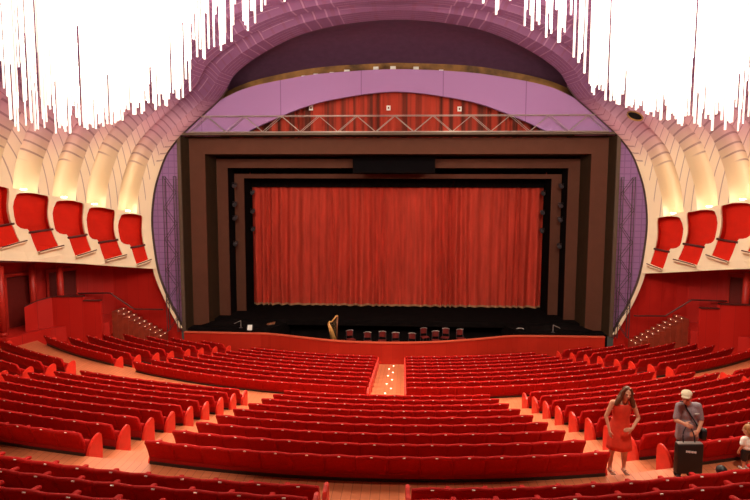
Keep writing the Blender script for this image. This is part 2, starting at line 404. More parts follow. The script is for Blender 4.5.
for q, (y, z) in enumerate(((17.74, 2.35), (16.5, 2.6), (15.25, 2.87), (14.0, 3.12))):
    seat_row(y, 28.0, z, -16.9, -12.4, f'{ORD[q]} red seat row from the stage, outermost left block below the boxes', 'outer left seat rows', arms=False)
    seat_row(y, 28.0, z, 12.4, 16.9, f'{ORD[q]} red seat row from the stage, outermost right block below the boxes', 'outer right seat rows', arms=False)
# lit wooden steps of the centre aisle
st = thing('aisle_steps', 'lit wooden steps down the centre aisle to the pit rail', 'steps', (-0.04, A_Y[0]+BASE, A_T[0]-SEAT_H))
for j in range(9):
    y0 = A_Y[j]+BASE; z = A_T[j]-SEAT_H
    t = MB().box((-0.04, y0+0.48, z+0.012), (1.22, 0.94, 0.024), bev=0.004); local(t, st).build('tread', 'floor', st)
    l = MB().box((-0.04+0.10*(-1)**j, y0+0.84, z+0.034), (0.06, 0.05, 0.02), bev=0.004); local(l, st).build('step_light', 'ledlamp', st)

# ---------------------------------------------------------------- pit rail, pit, stage
ZR = 1.05
rp = [atZ(x, y, ZR) for x, y in ((184, 332.8), (210, 333.3), (240, 334), (268, 334.6), (300, 338), (330, 341.2), (360, 343), (392, 343.6), (425, 343.2), (455, 341.7), (485, 339.3), (512, 337), (545, 337), (575, 337.3), (605, 337.8))]
rc = catmull(rp, 4)
pr = thing('pit_rail', 'curved orange-red wooden rail closing the orchestra pit', 'pit rail', (0, 29.0, 0))
w = MB(); cp = MB(); ra = []; rb = []
for p in rc:
    ra.append([Vector((p.x, p.y, -0.05)), Vector((p.x, p.y, ZR)), Vector((p.x, p.y+0.12, ZR)), Vector((p.x, p.y+0.12, -0.05))])
    rb.append([Vector((p.x, p.y-0.04, ZR)), Vector((p.x, p.y-0.04, ZR+0.06)), Vector((p.x, p.y+0.16, ZR+0.06)), Vector((p.x, p.y+0.16, ZR))])
w.grid(ra, True); cp.grid(rb, True)
for mb, r in ((w, ra), (cp, rb)): mb.f += [(0, 1, 2, 3), tuple((len(r)-1)*4+k for k in (3, 2, 1, 0))]
local(w, pr).build('panel', 'railwood', pr); local(cp, pr).build('cap', 'railcap', pr)
ZS = 1.25
sf = MB().box((0, 36.6, ZS-0.15), (25, 7.4, 0.3)); struct('floor_stage', sf, 'stagefloor')
struct('wall_pit', MB().box((0, 33.6, 0.0), (14.6, 0.2, 2.2)), 'black')
struct('floor_pit', MB().box((0, 31.4, -0.05), (24, 4.6, 0.1)), 'black')
for s, nm in ((-1, 'left'), (1, 'right')):
    ap = MB().prism([(s*6.9, 31.3, 0.0), (s*11.5, 30.95, 0.0), (s*11.5, 33.2, 0.0), (s*6.2, 33.2, 0.0)], (0, 0, 1.1))
    struct(f'floor_apron_{nm}', ap, 'stagefloor')
    # low dark cover lying on the apron
    x0 = s*9.6
    rows = []
    for a in range(9):
        t = a/8; rows.append([Vector((x0-s*2.0+s*3.4*t, 31.35+1.3*q/6, 1.1+0.02+0.26*math.sin(PI*t)**0.7*math.sin(PI*(0.12+0.76*q/6)))) for q in range(7)])
    cv = MB(); cv.grid(rows); lo = [[Vector((p.x, p.y, 1.102)) for p in r] for r in rows]; 
    cv.grid(lo)
    for edge in ([r[0] for r in rows], [r[-1] for r in rows], rows[0], rows[-1]): cv.grid([edge, [Vector((p.x, p.y, 1.102)) for p in edge]])
    tag(cv.build('ground_sheet', 'stagefloor', None, True), f'low dark grey cover lying on the {nm} end of the stage apron', 'cover')

# portal: four nested frames, each face set further back than the last
def frame(name, label, Yf, Yb, xo, xi, zo, zi, face, rev):
    zb = ZS-0.2
    t = thing(name, label, 'portal frame', (0, Yf, ZS))
    f = MB(); th = 0.12
    poly = [(-xo, Yf, zb), (-xo, Yf, zo), (xo, Yf, zo), (xo, Yf, zb), (xi, Yf, zb), (xi, Yf, zi), (-xi, Yf, zi), (-xi, Yf, zb)]
    f.prism(poly, (0, th, 0)); local(f, t).build('face', face, t)
    r = MB(); d = Yb-Yf
    poly = [(-xi-0.10, Yf+th, zb), (-xi-0.10, Yf+th, zi+0.10), (xi+0.10, Yf+th, zi+0.10), (xi+0.10, Yf+th, zb), (xi, Yf+th, zb), (xi, Yf+th, zi), (-xi, Yf+th, zi), (-xi, Yf+th, zb)]
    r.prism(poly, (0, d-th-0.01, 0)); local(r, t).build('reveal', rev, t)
    return t
def X(px, Y): return abs(atY(px, 250, Y).x)
def Z(py, Y): return atY(395, py, Y).z
YF = [30.6, 31.9, 33.9, 35.3, 37.3]
frame('portal_frame', 'outermost dark frame of the stage portal with a thin pale edge', YF[0], YF[1], 11.66, 11.48, Z(132.2, YF[0]), Z(134.6, YF[0]), 'edge', 'reveal')
fr1 = frame('portal_frame', 'widest brown frame of the stage portal, just inside the thin outer edge', YF[1], YF[2], 11.75, X(207, YF[1]), Z(138, YF[1]), Z(154, YF[1]), 'brown', 'reveal')
frame('portal_frame', 'middle brown frame of the stage portal carrying the black display', YF[2], YF[3], 10.75, X(229, YF[2]), Z(159, YF[2]), Z(168, YF[2]), 'brown', 'black')
frame('portal_frame', 'innermost narrow brown frame of the stage portal around the curtain', YF[3], YF[4], X(234.5, YF[3]), X(245, YF[3]), Z(174, YF[3]), Z(178.5, YF[3]), 'brown', 'black')
# black surround closing the frames to the lilac wall
dp = MB(); a, b = atY(353, 160, 33.7), atY(435, 170, 33.7)
dt = thing('surtitle_display', 'long black display box hung from the top of the portal', 'display', ((a.x+b.x)/2, 33.6, (a.z+b.z)/2))
MB().box((0, 0, 0), (b.x-a.x, 0.3, 0.95), bev=0.02).build('housing', 'black', dt)
MB().box((0, -0.155, 0), (b.x-a.x-0.2, 0.02, 0.75)).build('screen', 'screen', dt)

def pleats(x0, x1, z0, z1, Y, seed, wl=0.42, amp=0.16, ztop=None, nz=10):
    rnd = random.Random(seed); n = int((x1-x0)/0.045); rows = []
    ph = []; a = 0
    for k in range(n+1):
        a += 2*PI*0.045/(wl*(1+0.35*math.sin(k*0.071+seed)+0.2*math.sin(k*0.19))); ph.append(a)
    for q in range(nz+1):
        t = q/nz; row = []
        for k in range(n+1):
            x = x0+(x1-x0)*k/n; zt = ztop(x) if ztop else z1
            A = amp*(0.55+0.45*(1-t))*(0.7+0.3*math.sin(k*0.05+seed*2))
            row.append(Vector((x+0.03*math.sin(ph[k]*0.5+t*2), Y+A*math.sin(ph[k]+0.5*math.sin(t*2.5+k*0.02)), z0+(zt-z0)*t)))
        rows.append(row)
    return rows
XC = X(245, YF[3])+0.05
zc = ZS+0.01
ct = thing('stage_curtain', 'large pleated red main curtain closing the stage', 'curtain', (0, YF[4]+0.4, zc))
c = MB(); c.grid(pleats(-9.6, 9.6, zc, Z(172, YF[4]), YF[4]+0.15, 3, 0.6, 0.22)); local(c, ct).build('drape', 'curtain', ct, True)
h = MB(); rr = pleats(-9.6, 9.6, zc, Z(172, YF[4]), YF[4]+0.10, 3, 0.6, 0.22); h.grid([rr[0], [Vector((p.x, p.y, p.z+0.13)) for p in rr[0]]]); local(h, ct).build('hem', 'gold', ct, True)
bv = MB(); bv.grid(pleats(-9.5, 9.5, Z(187.5, YF[4]), Z(172, YF[4])+0.3, YF[4]-0.12, 9, 0.6, 0.04, nz=2))
tag(bv.build('border_drape', 'black', None, True), 'narrow black border drape along the top of the main curtain', 'drape')
struct('wall_stage', MB().box((0, 39.6, 8), (30, 0.2, 18)), 'black')

# lilac proscenium wall with its arch
YL = 30.98
def mirror(pts): return pts+[Vector((-p.x, p.y, p.z)) for p in pts[::-1][1:]]
o_px = [(182, 330), (170, 304), (158.5, 275.5), (153, 245), (151, 218), (153.5, 192), (158.5, 173), (166, 154), (178, 138), (187, 131.6), (203, 117.6), (228, 100.8), (253, 89.6), (292.5, 81), (330, 75.6), (392.5, 72)]
i_px = [(183.5, 332), (182, 304), (182, 275), (181.5, 245), (181, 218), (180.5, 192), (180, 173), (179.5, 154), (179, 140), (184, 136), (215, 136), (243, 133), (262, 124.5), (300, 108.5), (335, 99), (392.5, 91.5)]
def trace(px, Y):
    P = [atY(x, y, Y) for x, y in px]; P[-1].x = 0; return P
oo = catmull(trace(o_px, YL), 4); ii = catmull(trace(i_px, YL), 4)
def smooth_top(px, Y, n):
    P = trace(px, Y); return catmull(mirror(P), n)[:(len(P)-1)*n+1]
oo, ii = smooth_top(o_px, YL, 4), smooth_top(i_px, YL, 4)
for p in oo[:10]: p.x -= 0.0
ooo = [Vector((p.x*1.03, p.y, p.z+0.15*(k/len(oo)))) for k, p in enumerate(oo)]
lw = MB(); O, I = mirror(ooo), mirror(ii)
lw.grid([O, I]); lw.grid([[p+Vector((0, 0.25, 0)) for p in O], [p+Vector((0, 0.25, 0)) for p in I]]); lw.grid([I, [p+Vector((0, 0.25, 0)) for p in I]])
struct('wall_proscenium', lw, 'lilac')
arch_low = catmull(trace([(225, 140), (243, 133), (262, 124.5), (300, 108.5), (335, 99), (392.5, 91.5)], 32.2), 6)
def ztop(x):
    x = -abs(x)
    for a, b in zip(arch_low, arch_low[1:]):
        if a.x <= x <= b.x: return a.z+(b.z-a.z)*(x-a.x)/max(1e-6, b.x-a.x)+0.5
    return arch_low[0].z+0.5
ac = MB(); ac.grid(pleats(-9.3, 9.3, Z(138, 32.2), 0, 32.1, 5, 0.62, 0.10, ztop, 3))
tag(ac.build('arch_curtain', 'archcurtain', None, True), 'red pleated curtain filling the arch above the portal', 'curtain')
for px, py, nm in ((311, 108, 'left'), (388.5, 108, 'middle'), (459.5, 109, 'right')):
    p = atY(px, py, 31.93); t = thing('signal_plate', f'small white square with a red centre on the arch curtain, {nm} of three', 'plate', p, 0, 'white squares on the arch curtain')
    MB().box((0, 0, 0), (0.22, 0.05, 0.26), bev=0.01).build('plate', 'white', t); MB().box((0, -0.03, 0), (0.08, 0.02, 0.1)).build('centre', 'chairred', t)

def truss(name, label, a, b, w, n, m, cat='truss'):
    """box-less lattice girder between two end points; w is the vector between its two chords"""
    a, b, w = Vector(a), Vector(b), Vector(w); t = thing(name, label, cat, a)
    d = Vector((0, 0.35, 0))
    for off in (Vector(), w, d, w+d): local(MB().tube([a+off, b+off], 0.022, 6), t).build('chord', m, t)
    la = MB()
    for off in (Vector(), d):
        for k in range(n):
            p = a+(b-a)*(k/n)+off; q = a+(b-a)*((k+1)/n)+off
            if k % 2 == 0: la.tube([p, q+w], 0.016, 5)
            else: la.tube([p+w, q], 0.016, 5)
    for k in range(0, n+1, 2):
        p = a+(b-a)*(k/n); la.tube([p, p+d], 0.014, 5); la.tube([p+w, p+w+d], 0.014, 5)
    local(la, t).build('lattice', m, t)
    return t
ta, tb = atY(190, 131.6, 30.85), atY(604, 132.2, 30.85); zt_ = Z(115, 30.85)-ta.z
truss('lighting_truss', 'pale metal lattice truss lying along the top of the portal', (ta.x, 30.58, ta.z-0.05), (-ta.x, 30.58, ta.z-0.05), (0, 0, zt_), 22, 'steel')
for s, nm in ((-1, 'left'), (1, 'right')):
    a = Vector((s*12.32, 30.2, 1.1)); b = Vector((s*12.32, 30.2, 9.5))
    truss('truss_tower', f'thin dark lattice tower standing against the lilac screen, {nm} of the portal', a, b, (-s*0.58, 0, 0), 10, 'darksteel')

# stage lights in the dark slots of the portal
def spot(p, s, label):
    t = thing('stage_spotlight', label, 'spotlight', p, 0, 'stage spotlights in the portal slots')
    MB().tube([(0, 0.18, 0.06), (0, -0.16, -0.03)], [0.10, 0.13], 12).build('body', 'darksteel', t, True)
    MB().tube([(0, -0.162, -0.031), (0, -0.175, -0.034)], 0.10, 12).build('lens', 'glassdark', t)
    MB().tube([(-0.13, 0, 0), (-0.15, 0, 0.17), (0.15, 0, 0.17), (0.13, 0, 0)], 0.014, 6).build('yoke', 'darksteel', t)
for s, nm in ((-1, 'left'), (1, 'right')):
    for y, w_ in ((186, 'topmost'), (205, 'second'), (219, 'third'), (245, 'lowest')):
        spot((s*(X(229, YF[2])-0.18), 34.7, Z(y, 34.7)), s, f'{w_} small dark spotlight in the {nm} outer slot of the portal')
    for y, w_ in ((193, 'top'), (212, 'middle'), (230, 'bottom')):
        spot((s*(X(245, YF[3])-0.2), 36.6, Z(y, 36.6)), s, f'{w_} small dark spotlight in the {nm} inner slot by the curtain')

# ---------------------------------------------------------------- shell: side walls, ribs, ceiling
E_px = [(182.5, 328, 30.6), (170, 304, 30.6), (158.5, 275.5, 30.6), (153, 245, 30.6), (151, 218, 30.6), (153.5, 192, 30.6), (158.5, 173, 30.6), (166, 154, 30.6), (178, 138, 30.6), (189, 127, 30.6),
        (203, 114, 30.6), (217, 101, 30.5), (227, 88, 30.3), (234, 75.6, 30.0), (250, 61.6, 29.6), (276, 46, 29.2), (304, 33.6, 28.9), (345, 24, 28.6), (393, 19.5, 28.5)]
E0 = [atY(x, y, Y) for x, y, Y in E_px]; E0[-1].x = 0
E0 = catmull(mirror(E0), 6)[:(len(E0)-1)*6+1]
NV = len(E0)-1
def e0(v):
    t = max(0, min(1, v))*NV; i = min(int(t), NV-1); return E0[i].lerp(E0[i+1], t-i)
def v_of_z(z):
    for i in range(NV):
        if E0[i].z <= z <= E0[i+1].z: return (i+(z-E0[i].z)/(E0[i+1].z-E0[i].z))/NV
    return 0 if z < E0[0].z else 1
PLAN = [(-13.0, 30.6), (-13.7, 30.0), (-14.9, 29.0), (-15.8, 27.9), (-16.9, 26.6), (-17.65, 25.0), (-18.3, 23.3), (-18.8, 21.5), (-19.1, 19.5), (-19.3, 17.5), (-19.3, 15.5), (-19.2, 13.5), (-19.0, 11.5), (-18.6, 9.5), (-18.0, 7.5)]
PC = catmull([(x, y, 0) for x, y in PLAN], 8)
def plan(u):
    t = max(0, min(len(PC)-1.001, u*8)); i = int(t); p = PC[i].lerp(PC[i+1], t-i); return p.x, p.y
DZ = 0.36
def ztop_box(u): return 7.52+DZ*(u-1)
def zlip_box(u): return 4.80+0.325*(u-1)
V_BOX = v_of_z(7.56)
def P0(u, v):
    b = e0(v); xp, yp = plan(u); w = max(0, (v-V_BOX)/(1-V_BOX)); w = w*w*(3-2*w)
    # the bay that meets the portal keeps the portal's own edge line
    k = min(1.0, u/1.0)
    return Vector((b.x*xp/(-13.0)*-1 if False else b.x*(-xp/13.0), b.y+(yp-30.6)*(1-w)-1.3*u*w, b.z+DZ*(u-1)*k*(1-w)+0.12*u*w))
def nrm(u, v):
    e = 1e-3
    a = P0(u+e, v)-P0(max(0, u-e), v); b = P0(u, min(1, v+e))-P0(u, max(0, v-e))
    n = a.cross(b).normalized(); out_ = P0(u, v)-Vector((0, 18, 9))
    return n if n.dot(out_) > 0 else -n
def PS(u, v, d=0.0): return P0(u, v)+nrm(u, v)*d
def side(p, s): return p if s < 0 else Vector((-p.x, p.y, p.z))
CH = 0.64
def flute(f, w):
    """channel depth; f = 0..1 across the bay, counted from the stage side"""
    a = 1-f
    if a >= CH: return 0.0
    return 0.95*math.sin(PI*a/CH)**0.8*(1-w)**0.6
NB = 14
for s, nm in ((-1, 'left'), (1, 'right')):
    sh = MB(); uvs = []
    NVS = 46; rows = []
    us = []
    for k in range(0, NB):
        for q in range(20): us.append(max(0.0, k-0.5+q/20) if k > 0 else q/20*0.5)
    us = sorted(set([round(x, 4) for x in us]+[round(k-0.5+0.36-0.004, 4) for k in range(1, NB)]+[round(k-0.5+0.999, 4) for k in range(1, NB-1)]))
    for u in us:
        k = math.floor(u+0.5); f = u-(k-0.5); row = [None]
        for q in range(NVS+1):
            t = q/NVS; v = V_BOX+(1-V_BOX)*t
            d = flute(f, t) if k >= 1 else 0.0
            row.append(side(PS(u, v, d), s)); uvs.append((u, v))
        row[0] = side(PS(u, V_BOX, 0), s)
        rows.append(row)
    sh.grid(rows)
    me = sh.mesh('ceiling_'+nm, 'shell', True)
    # smooth shading only where faces meet gently
    n = NVS+2
    lay = me.uv_layers.new(name='UVMap')
    flat = []
    for u in us: flat += [(u, V_BOX)]+[(u, V_BOX+(1-V_BOX)*q/NVS) for q in range(NVS+1)]
    for poly in me.polygons:
        for li in poly.loop_indices: lay.data[li].uv = flat[me.loops[li].vertex_index]
    o = link('ceiling_'+nm, me); tag(o, kind='structure')
    me.set_sharp_from_angle(angle=0.6)

# opening of a box, traced as (x, y) on a 245 x 382 cell; a = across towards the stage, b = up from the lip
OP = [(82, 97), (100, 90), (140, 88), (190, 88), (240, 88), (262, 95), (278, 110), (286, 130), (289, 160), (291, 205), (296, 250), (308, 300), (325, 345), (345, 395), (365, 437),
      (320, 447), (270, 457), (225, 466), (205, 415), (190, 370), (178, 335), (165, 318), (145, 317), (120, 310), (98, 293), (82, 265), (72, 225), (67, 180), (71, 135)]
def cell(x, y):
    a = (x-60)/245; b = (470-y)/382; return a-0.27*max(0, 1-b)+0.03, b
LEAN = 0.27
OPB = [cell(*p) for p in OP]
def shear(b): return 0.10*max(0, (0.55-b)/0.55)
def cellP(k, a, b, d, s):
    """a measured in the image sense of the left wall: 0 away from the stage, 1 towards it"""
    u = max(0.06, (k+0.5)-a); z = zlip_box(k)+(ztop_box(k)-zlip_box(k))*b
    z = min(z, 7.56+DZ*(u-1)*min(1, u)-0.04)
    uu = max(0.0, u)
    v = v_of_z(z-DZ*(uu-1)*min(1, uu)); 
    return side(PS(uu, v, d), s)
box_lamps = []
for s, nm in ((-1, 'left'), (1, 'right')):
    wl = MB()
    def uz(u, z, d=0.0):
        u = max(0.0, u); return side(PS(u, v_of_z(z-DZ*(u-1)*min(1, u)), d), s)
    def zb_(u): return 4.60+0.235*(u-1)+0.12*max(0, 1-u)
    def zt_u(u): return 7.56+DZ*(u-1)*(min(1, u) if u < 1 else 1)
    for k in range(1, 9):
        outer = []
        def edge(a_, t_):
            """a_ across (0 away from the stage), t_ up"""
            last = (k == 1 and a_ == 1.0)
            u = 0.0 if last else k+0.5-a_
            if not last: u = max(0.0, u-shear(t_*0.92)*(1.0 if not (k == 1 and a_ > 0.0) else 1-a_))
            outer.append((u, zb_(u)+(zt_u(u)-zb_(u))*t_))
        for q in range(9): edge(0.0, 1-q/8)
        for q in range(1, 8): edge(q/8, 0.0)
        for q in range(9): edge(1.0, q/8)
        for q in range(1, 8): edge(1-q/8, 1.0)
        op = OPB
        def opuz(a_, b_):
            u_ = max(0.06, k+0.5-a_); return u_, min(zlip_box(k)+(ztop_box(k)-zlip_box(k))*b_, zt_u(u_)-0.04)
        ouz = [opuz(a_, b_) for a_, b_ in op]
        tri = tessellate_polygon([[Vector((u, z, 0)) for u, z in outer], [Vector((u, z, 0)) for u, z in ouz]])
        V = [uz(u, z) for u, z in outer]+[uz(u, z) for u, z in ouz]
        wl.add(V, [tuple(t) for t in tri])
        # rounded return of the opening
        ring = [[cellP(k, a, b, d, s) for a, b in op] for d in (0.0, 0.05, 0.16)]
        wl.grid(ring, True)
        nth = {1: 'first', 2: 'second', 3: 'third', 4: 'fourth', 5: 'fifth', 6: 'sixth'}.get(k)
        if k > 5: continue
        c0 = cellP(k, 0.5, 0.0, 0.0, s)
        t = thing('theatre_box', f'{nth} red-lined theatre box from the stage along the {nm} wall', 'theatre box', c0, 0, f'theatre boxes on the {nm} wall')
        up = [(a, b) for (a, b) in op]
        inn_ = MB(); ring = [[cellP(k, a, b, d, s) for a, b in up] for d in (0.155, 0.55)]
        inn_.grid(ring, True)
        tri2 = tessellate_polygon([[Vector((a, b, 0)) for a, b in up]])
        inn_.add([cellP(k, a, b, 0.55, s) for a, b in up], [tuple(q) for q in tri2])
        local(inn_, t).build('lining', 'boxred', t)
        L0, L1 = cell(178, 340), cell(322, 328)
        par = [cell(x, y) for x, y in ((180, 340), (230, 336), (280, 331), (321, 328), (327, 346), (347, 396), (367, 438), (320, 447), (270, 457), (224, 466), (204, 415), (189, 370))]
        pa = MB(); n = len(par); tri3 = tessellate_polygon([[Vector((a, b, 0)) for a, b in par]])
        V = [cellP(k, a, b, 0.06, s) for a, b in par]+[cellP(k, a, b, 0.16, s) for a, b in par]
        pa.add(V, [tuple(q) for q in tri3]+[tuple(i+n for i in q)[::-1] for q in tri3]+[(i, (i+1) % n, (i+1) % n+n, i+n) for i in range(n)])
        local(pa, t).build('parapet', 'boxred', t)
        ra_, rb_ = cell(172, 342), cell(330, 326)
        pts = [cellP(k, ra_[0]+(rb_[0]-ra_[0])*q/4, ra_[1]+(rb_[1]-ra_[1])*q/4, 0.0, s) for q in range(5)]
        local(MB().tube(pts, 0.055, 8), t).build('ledge_rail', 'boxrail', t, True)
        lp = [(cell(222, 468)), (cell(270, 459)), (cell(320, 449)), (cell(388, 436))]
        li = MB(); q1 = [cellP(k, a, b, 0.06, s) for a, b in lp]; q2 = [cellP(k, a, b, -0.30, s)-Vector((0, 0, 0.02)) for a, b in lp]
        rows = [q1, q2, [p-Vector((0, 0, 0.07)) for p in q2], [p-Vector((0, 0, 0.20)) for p in q1]]
        li.grid(rows); local(li, t).build('lip', 'cream', t)
        le = MB().tube([p+Vector((0, 0, 0.015)) for p in q2], 0.028, 6); local(le, t).build('lip_edge', 'boxrail', t)
        # uplight standing on the ledge above the opening
        u_l = k+0.5-0.46; b_ = v_of_z(7.5)
        pl0 = side(PS(k+0.5-0.34, V_BOX, 0.20), s)
        lm = MB().box((pl0.x, pl0.y, pl0.z+0.05), (0.20, 0.20, 0.05), bev=0.02); local(lm, t).build('uplight', 'lamp', t)
        box_lamps.append((pl0, t))
    # thin cream return running down beside the lilac screen
    a = []; b = []
    for q in range(15):
        z = 1.0+(4.75-1.0)*q/14; v = v_of_z(z); p = side(PS(0, v), s); wd = 0.17+0.05*(q/14)
        a.append(p); b.append(Vector((p.x+s*wd, p.y-0.02, p.z)))
    wl.grid([a, b]); wl.grid([b, [Vector((p.x, p.y+0.5, p.z)) for p in b]])
    e0l = [side(PS(0, q/60), s) for q in range(41)]
    tr_ = MB(); tr_.grid([e0l, [Vector((p.x+s*0.05, p.y+0.40, p.z+0.02)) for p in e0l]]); struct(f'trim_{nm}_edge', tr_, 'edge', True)
    struct(f'wall_{nm}', wl, 'cream')
    # red wall below the boxes with its soffit
    path = [(-13.4, 30.95), (-15.6, 30.9), (-17.3, 29.8), (-18.5, 28.0), (-19.2, 26.0), (-19.5, 24.0), (-19.6, 21.0), (-19.6, 17.0)]
    pth = catmull([(x, y, 0) for x, y in path], 4)
    def wtop(p): return min(7.6, 4.75+0.12*max(0, 30.9-p.y))
    rw = MB(); rws = []
    for q in range(13):
        t = q/12; r_ = []
        z0 = 1.0+3.75*max(0, t); xs = PS(0, v_of_z(z0)).x-0.12
        r_.append(Vector((xs, 30.85, -0.1+(z0+0.1)*t if False else z0 if t > 0 else -0.1)))
        for p in pth: r_.append(Vector((min(p.x, xs-0.01), p.y, -0.1+(wtop(p)+0.1)*t)))
        rws.append([side(p, s) for p in r_])
    rw.grid(rws)
    struct(f'wall_{nm}_lower', rw, 'redwall')
    lo = []; hi = []
    for q in range(41):
        u = q/40*8; lo.append(uz(u, zb_(u))); f = q/40*(len(pth)-1); i = min(int(f), len(pth)-2); w_ = pth[i].lerp(pth[i+1], f-i)
        hi.append(side(Vector((w_.x-0.1, w_.y+0.1, wtop(w_))), s))
    so = MB(); so.grid([lo, hi]); struct(f'ceiling_{nm}_soffit', so, 'soffit')
    ld_ = MB().prism([side(Vector((x, y, 1.2)), s) for x, y in ((-16.9, 27.1), (-14.7, 28.6), (-15.4, 30.8), (-17.2, 29.75), (-18.4, 28.0), (-19.1, 26.0), (-19.4, 24.6), (-17.6, 24.9))], (0, 0, 0.75))
    struct(f'floor_landing_{nm}', ld_, 'redwall')
    # columns, doors
    for q, (px, Y) in enumerate(((61, 28.3), (33.5, 27.7), (1.5, 25.4))):
        p = atY(px, 300, Y); p = side(p, s); nm3 = ('nearest the staircase', 'in the middle of three', 'farthest from the staircase')[q]
        cl = thing('round_column', f'red round column under the {nm} boxes, {nm3}', 'column', (p.x, p.y, 1.95), 0, f'columns under the {nm} boxes')
        hgt = 4.72+0.17*(q+1)-1.95
        MB().lathe([(0.16, 0), (0.16, hgt)], 16).build('shaft', 'columnred', cl, True); MB().lathe([(0.2, 0), (0.2, 0.12), (0.17, 0.16)], 16).build('base', 'columnred', cl, True)
        w0 = pth[(9, 13, 17)[q]]; w1 = pth[(10, 14, 18)[q]]; dv = (w1-w0).normalized(); nn_ = Vector((dv.y, -dv.x, 0))
        if nn_.dot(Vector((0, 20, 0))-w0) < 0: nn_ = -nn_
        p2 = side(w0+nn_*0.10, s); ang = math.atan2(-dv.y, -dv.x); ang = ang if s < 0 else -ang
        dr = thing('exit_door', f'dark red exit door under the {nm} boxes, {ORD[q]} from the staircase', 'door', (p2.x, p2.y, 1.95), ang, f'exit doors under the {nm} boxes')
        MB().box((0, 0, 1.25), (1.35, 0.08, 2.5), bev=0.01).build('leaf', 'doorred', dr)
        fm = MB(); fm.box((-0.74, 0, 1.3), (0.12, 0.14, 2.6)); fm.box((0.74, 0, 1.3), (0.12, 0.14, 2.6)); fm.box((0, 0, 2.62), (1.6, 0.14, 0.14)); fm.build('door_frame', 'columnred', dr)
        MB().tube([(0.2, -0.1, 1.0), (0.55, -0.1, 1.05)], 0.025, 6).build('handle', 'steel', dr)
    # low curved parapet by the entrance
    pp = [side(atY(x, 320, Y), s) for x, Y in ((25, 26.3), (38, 26.9), (53, 27.4), (84, 27.6))]
    zz = [3.13, 3.32, 3.43, 3.43]
    pw = thing('entrance_parapet', f'red panelled parapet wall beside the {nm} staircase', 'parapet', (pp[1].x, pp[1].y, 1.0))
    g = MB(); rows = [[Vector((p.x, p.y+dy, z_)) for p, z_ in zip(pp, zs)] for dy, zs in ((0, [0.9]*4), (0, zz), (0.16, zz), (0.16, [0.9]*4))]
    g.grid([*rows, rows[0]]); local(g, pw)
    g.f += [(0, 4, 8, 12), (3, 7, 11, 15)]; g.build('tall_panel', 'redwall', pw)
    g = MB(); rows = [[Vector((p.x, p.y+dy, z_+dz)) for p, z_ in zip(pp, zz)] for dy, dz in ((-0.05, 0), (-0.05, 0.06), (0.21, 0.06), (0.21, 0))]; g.grid([*rows, rows[0]]); local(g, pw).build('cap', 'boxrail', pw)
    p4, p5 = pp[3], side(atY(101, 320, 27.65), s)
    zl = 3.22
    g = MB().prism([(p4.x, p4.y, 0.9), (p4.x, p4.y, zl), (p5.x, p5.y, zl), (p5.x, p5.y, 0.9)], (0, 0.16, 0)); local(g, pw).build('short_panel', 'redwall', pw)
    g = MB().prism([(p4.x, p4.y-0.05, zl), (p4.x, p4.y-0.05, zl+0.05), (p5.x, p5.y-0.05, zl+0.05), (p5.x, p5.y-0.05, zl)], (0, 0.26, 0)); local(g, pw).build('cap', 'boxrail', pw)
    # staircase beside it, climbing away from the stage
    sc = thing('staircase', f'dark wooden staircase with step lights below the {nm} handrail', 'staircase', side(Vector((-13.6, 29.0, 1.0)), s))
    for q in range(9):
        t_ = q/8; a_ = side(Vector((-12.7-2.1*t_, 30.25-0.35*t_, 0)), s); z_ = 0.95+1.4*t_
        g = MB().box((a_.x, a_.y, (z_+0.4)/2), (0.30, 1.1, z_-0.4), bev=0.01); local(g, sc).build('tread', 'stairwood', sc)
        for e in (-0.4, 0.15):
            g = MB().box((a_.x-s*0.155, a_.y+e, z_+0.005), (0.02, 0.05, 0.015)); local(g, sc).build('step_light', 'ledlamp', sc)
    hr = [side(atY(x, y, Y), s) for x, y, Y in ((72, 293.5, 29.9), (110, 293, 30.2), (134, 309, 30.4), (163, 309.5, 30.5))]
    hl = thing('handrail', f'dark handrail bending down the red wall above the {nm} staircase', 'handrail', hr[1])
    local(MB().tube(hr, 0.045, 8), hl).build('rail', 'boxrail', hl)
    for p in (hr[0].lerp(hr[1], 0.5), hr[1], hr[2], hr[2].lerp(hr[3], 0.6)):
        local(MB().tube([p, p+Vector((-0.05*(-s), 0.45, -0.08))], 0.018, 6), hl).build('bracket', 'boxrail', hl)

# dark eye above the lilac arch, its gallery and lamps
eye_i = [i for i, p in enumerate(E0) if i >= 12*6-2]
ef = [E0[i] for i in eye_i]; nE = len(ef)
top_px = catmull([(219, 103, 0), (227, 92, 0), (253, 81, 0), (292.5, 72, 0), (330, 66.5, 0), (393, 63, 0)], 8)
def samp(L, t):
    f = t*(len(L)-1); i = min(int(f), len(L)-2); return L[i].lerp(L[i+1], f-i)
back = []
for q in range(nE):
    p = samp(top_px, q/(nE-1)); b3 = atY(p.x, p.y, 33.6); back.append(b3)
back[-1].x = 0
rows = []
for t in [x/8 for x in range(9)]:
    r = []
    for a, b in zip(ef, back):
        p = a.lerp(b, t); p.z += 0.55*math.sin(PI*t)*min(1, (a-b).length/3); r.append(p)
    rows.append(mirror(r))
em = MB(); em.grid(rows); struct('ceiling_recess', em, 'eye', True)
lowb = [Vector((p.x, 33.55, p.z-0.9)) for p in back]
gm = MB(); gm.grid([mirror([Vector((p.x, 33.58, p.z+0.03)) for p in back]), mirror(lowb)]); struct('wall_gallery', gm, 'brass_glow')  # brown wall coloured golden to stand in for the glow of the gallery lamps
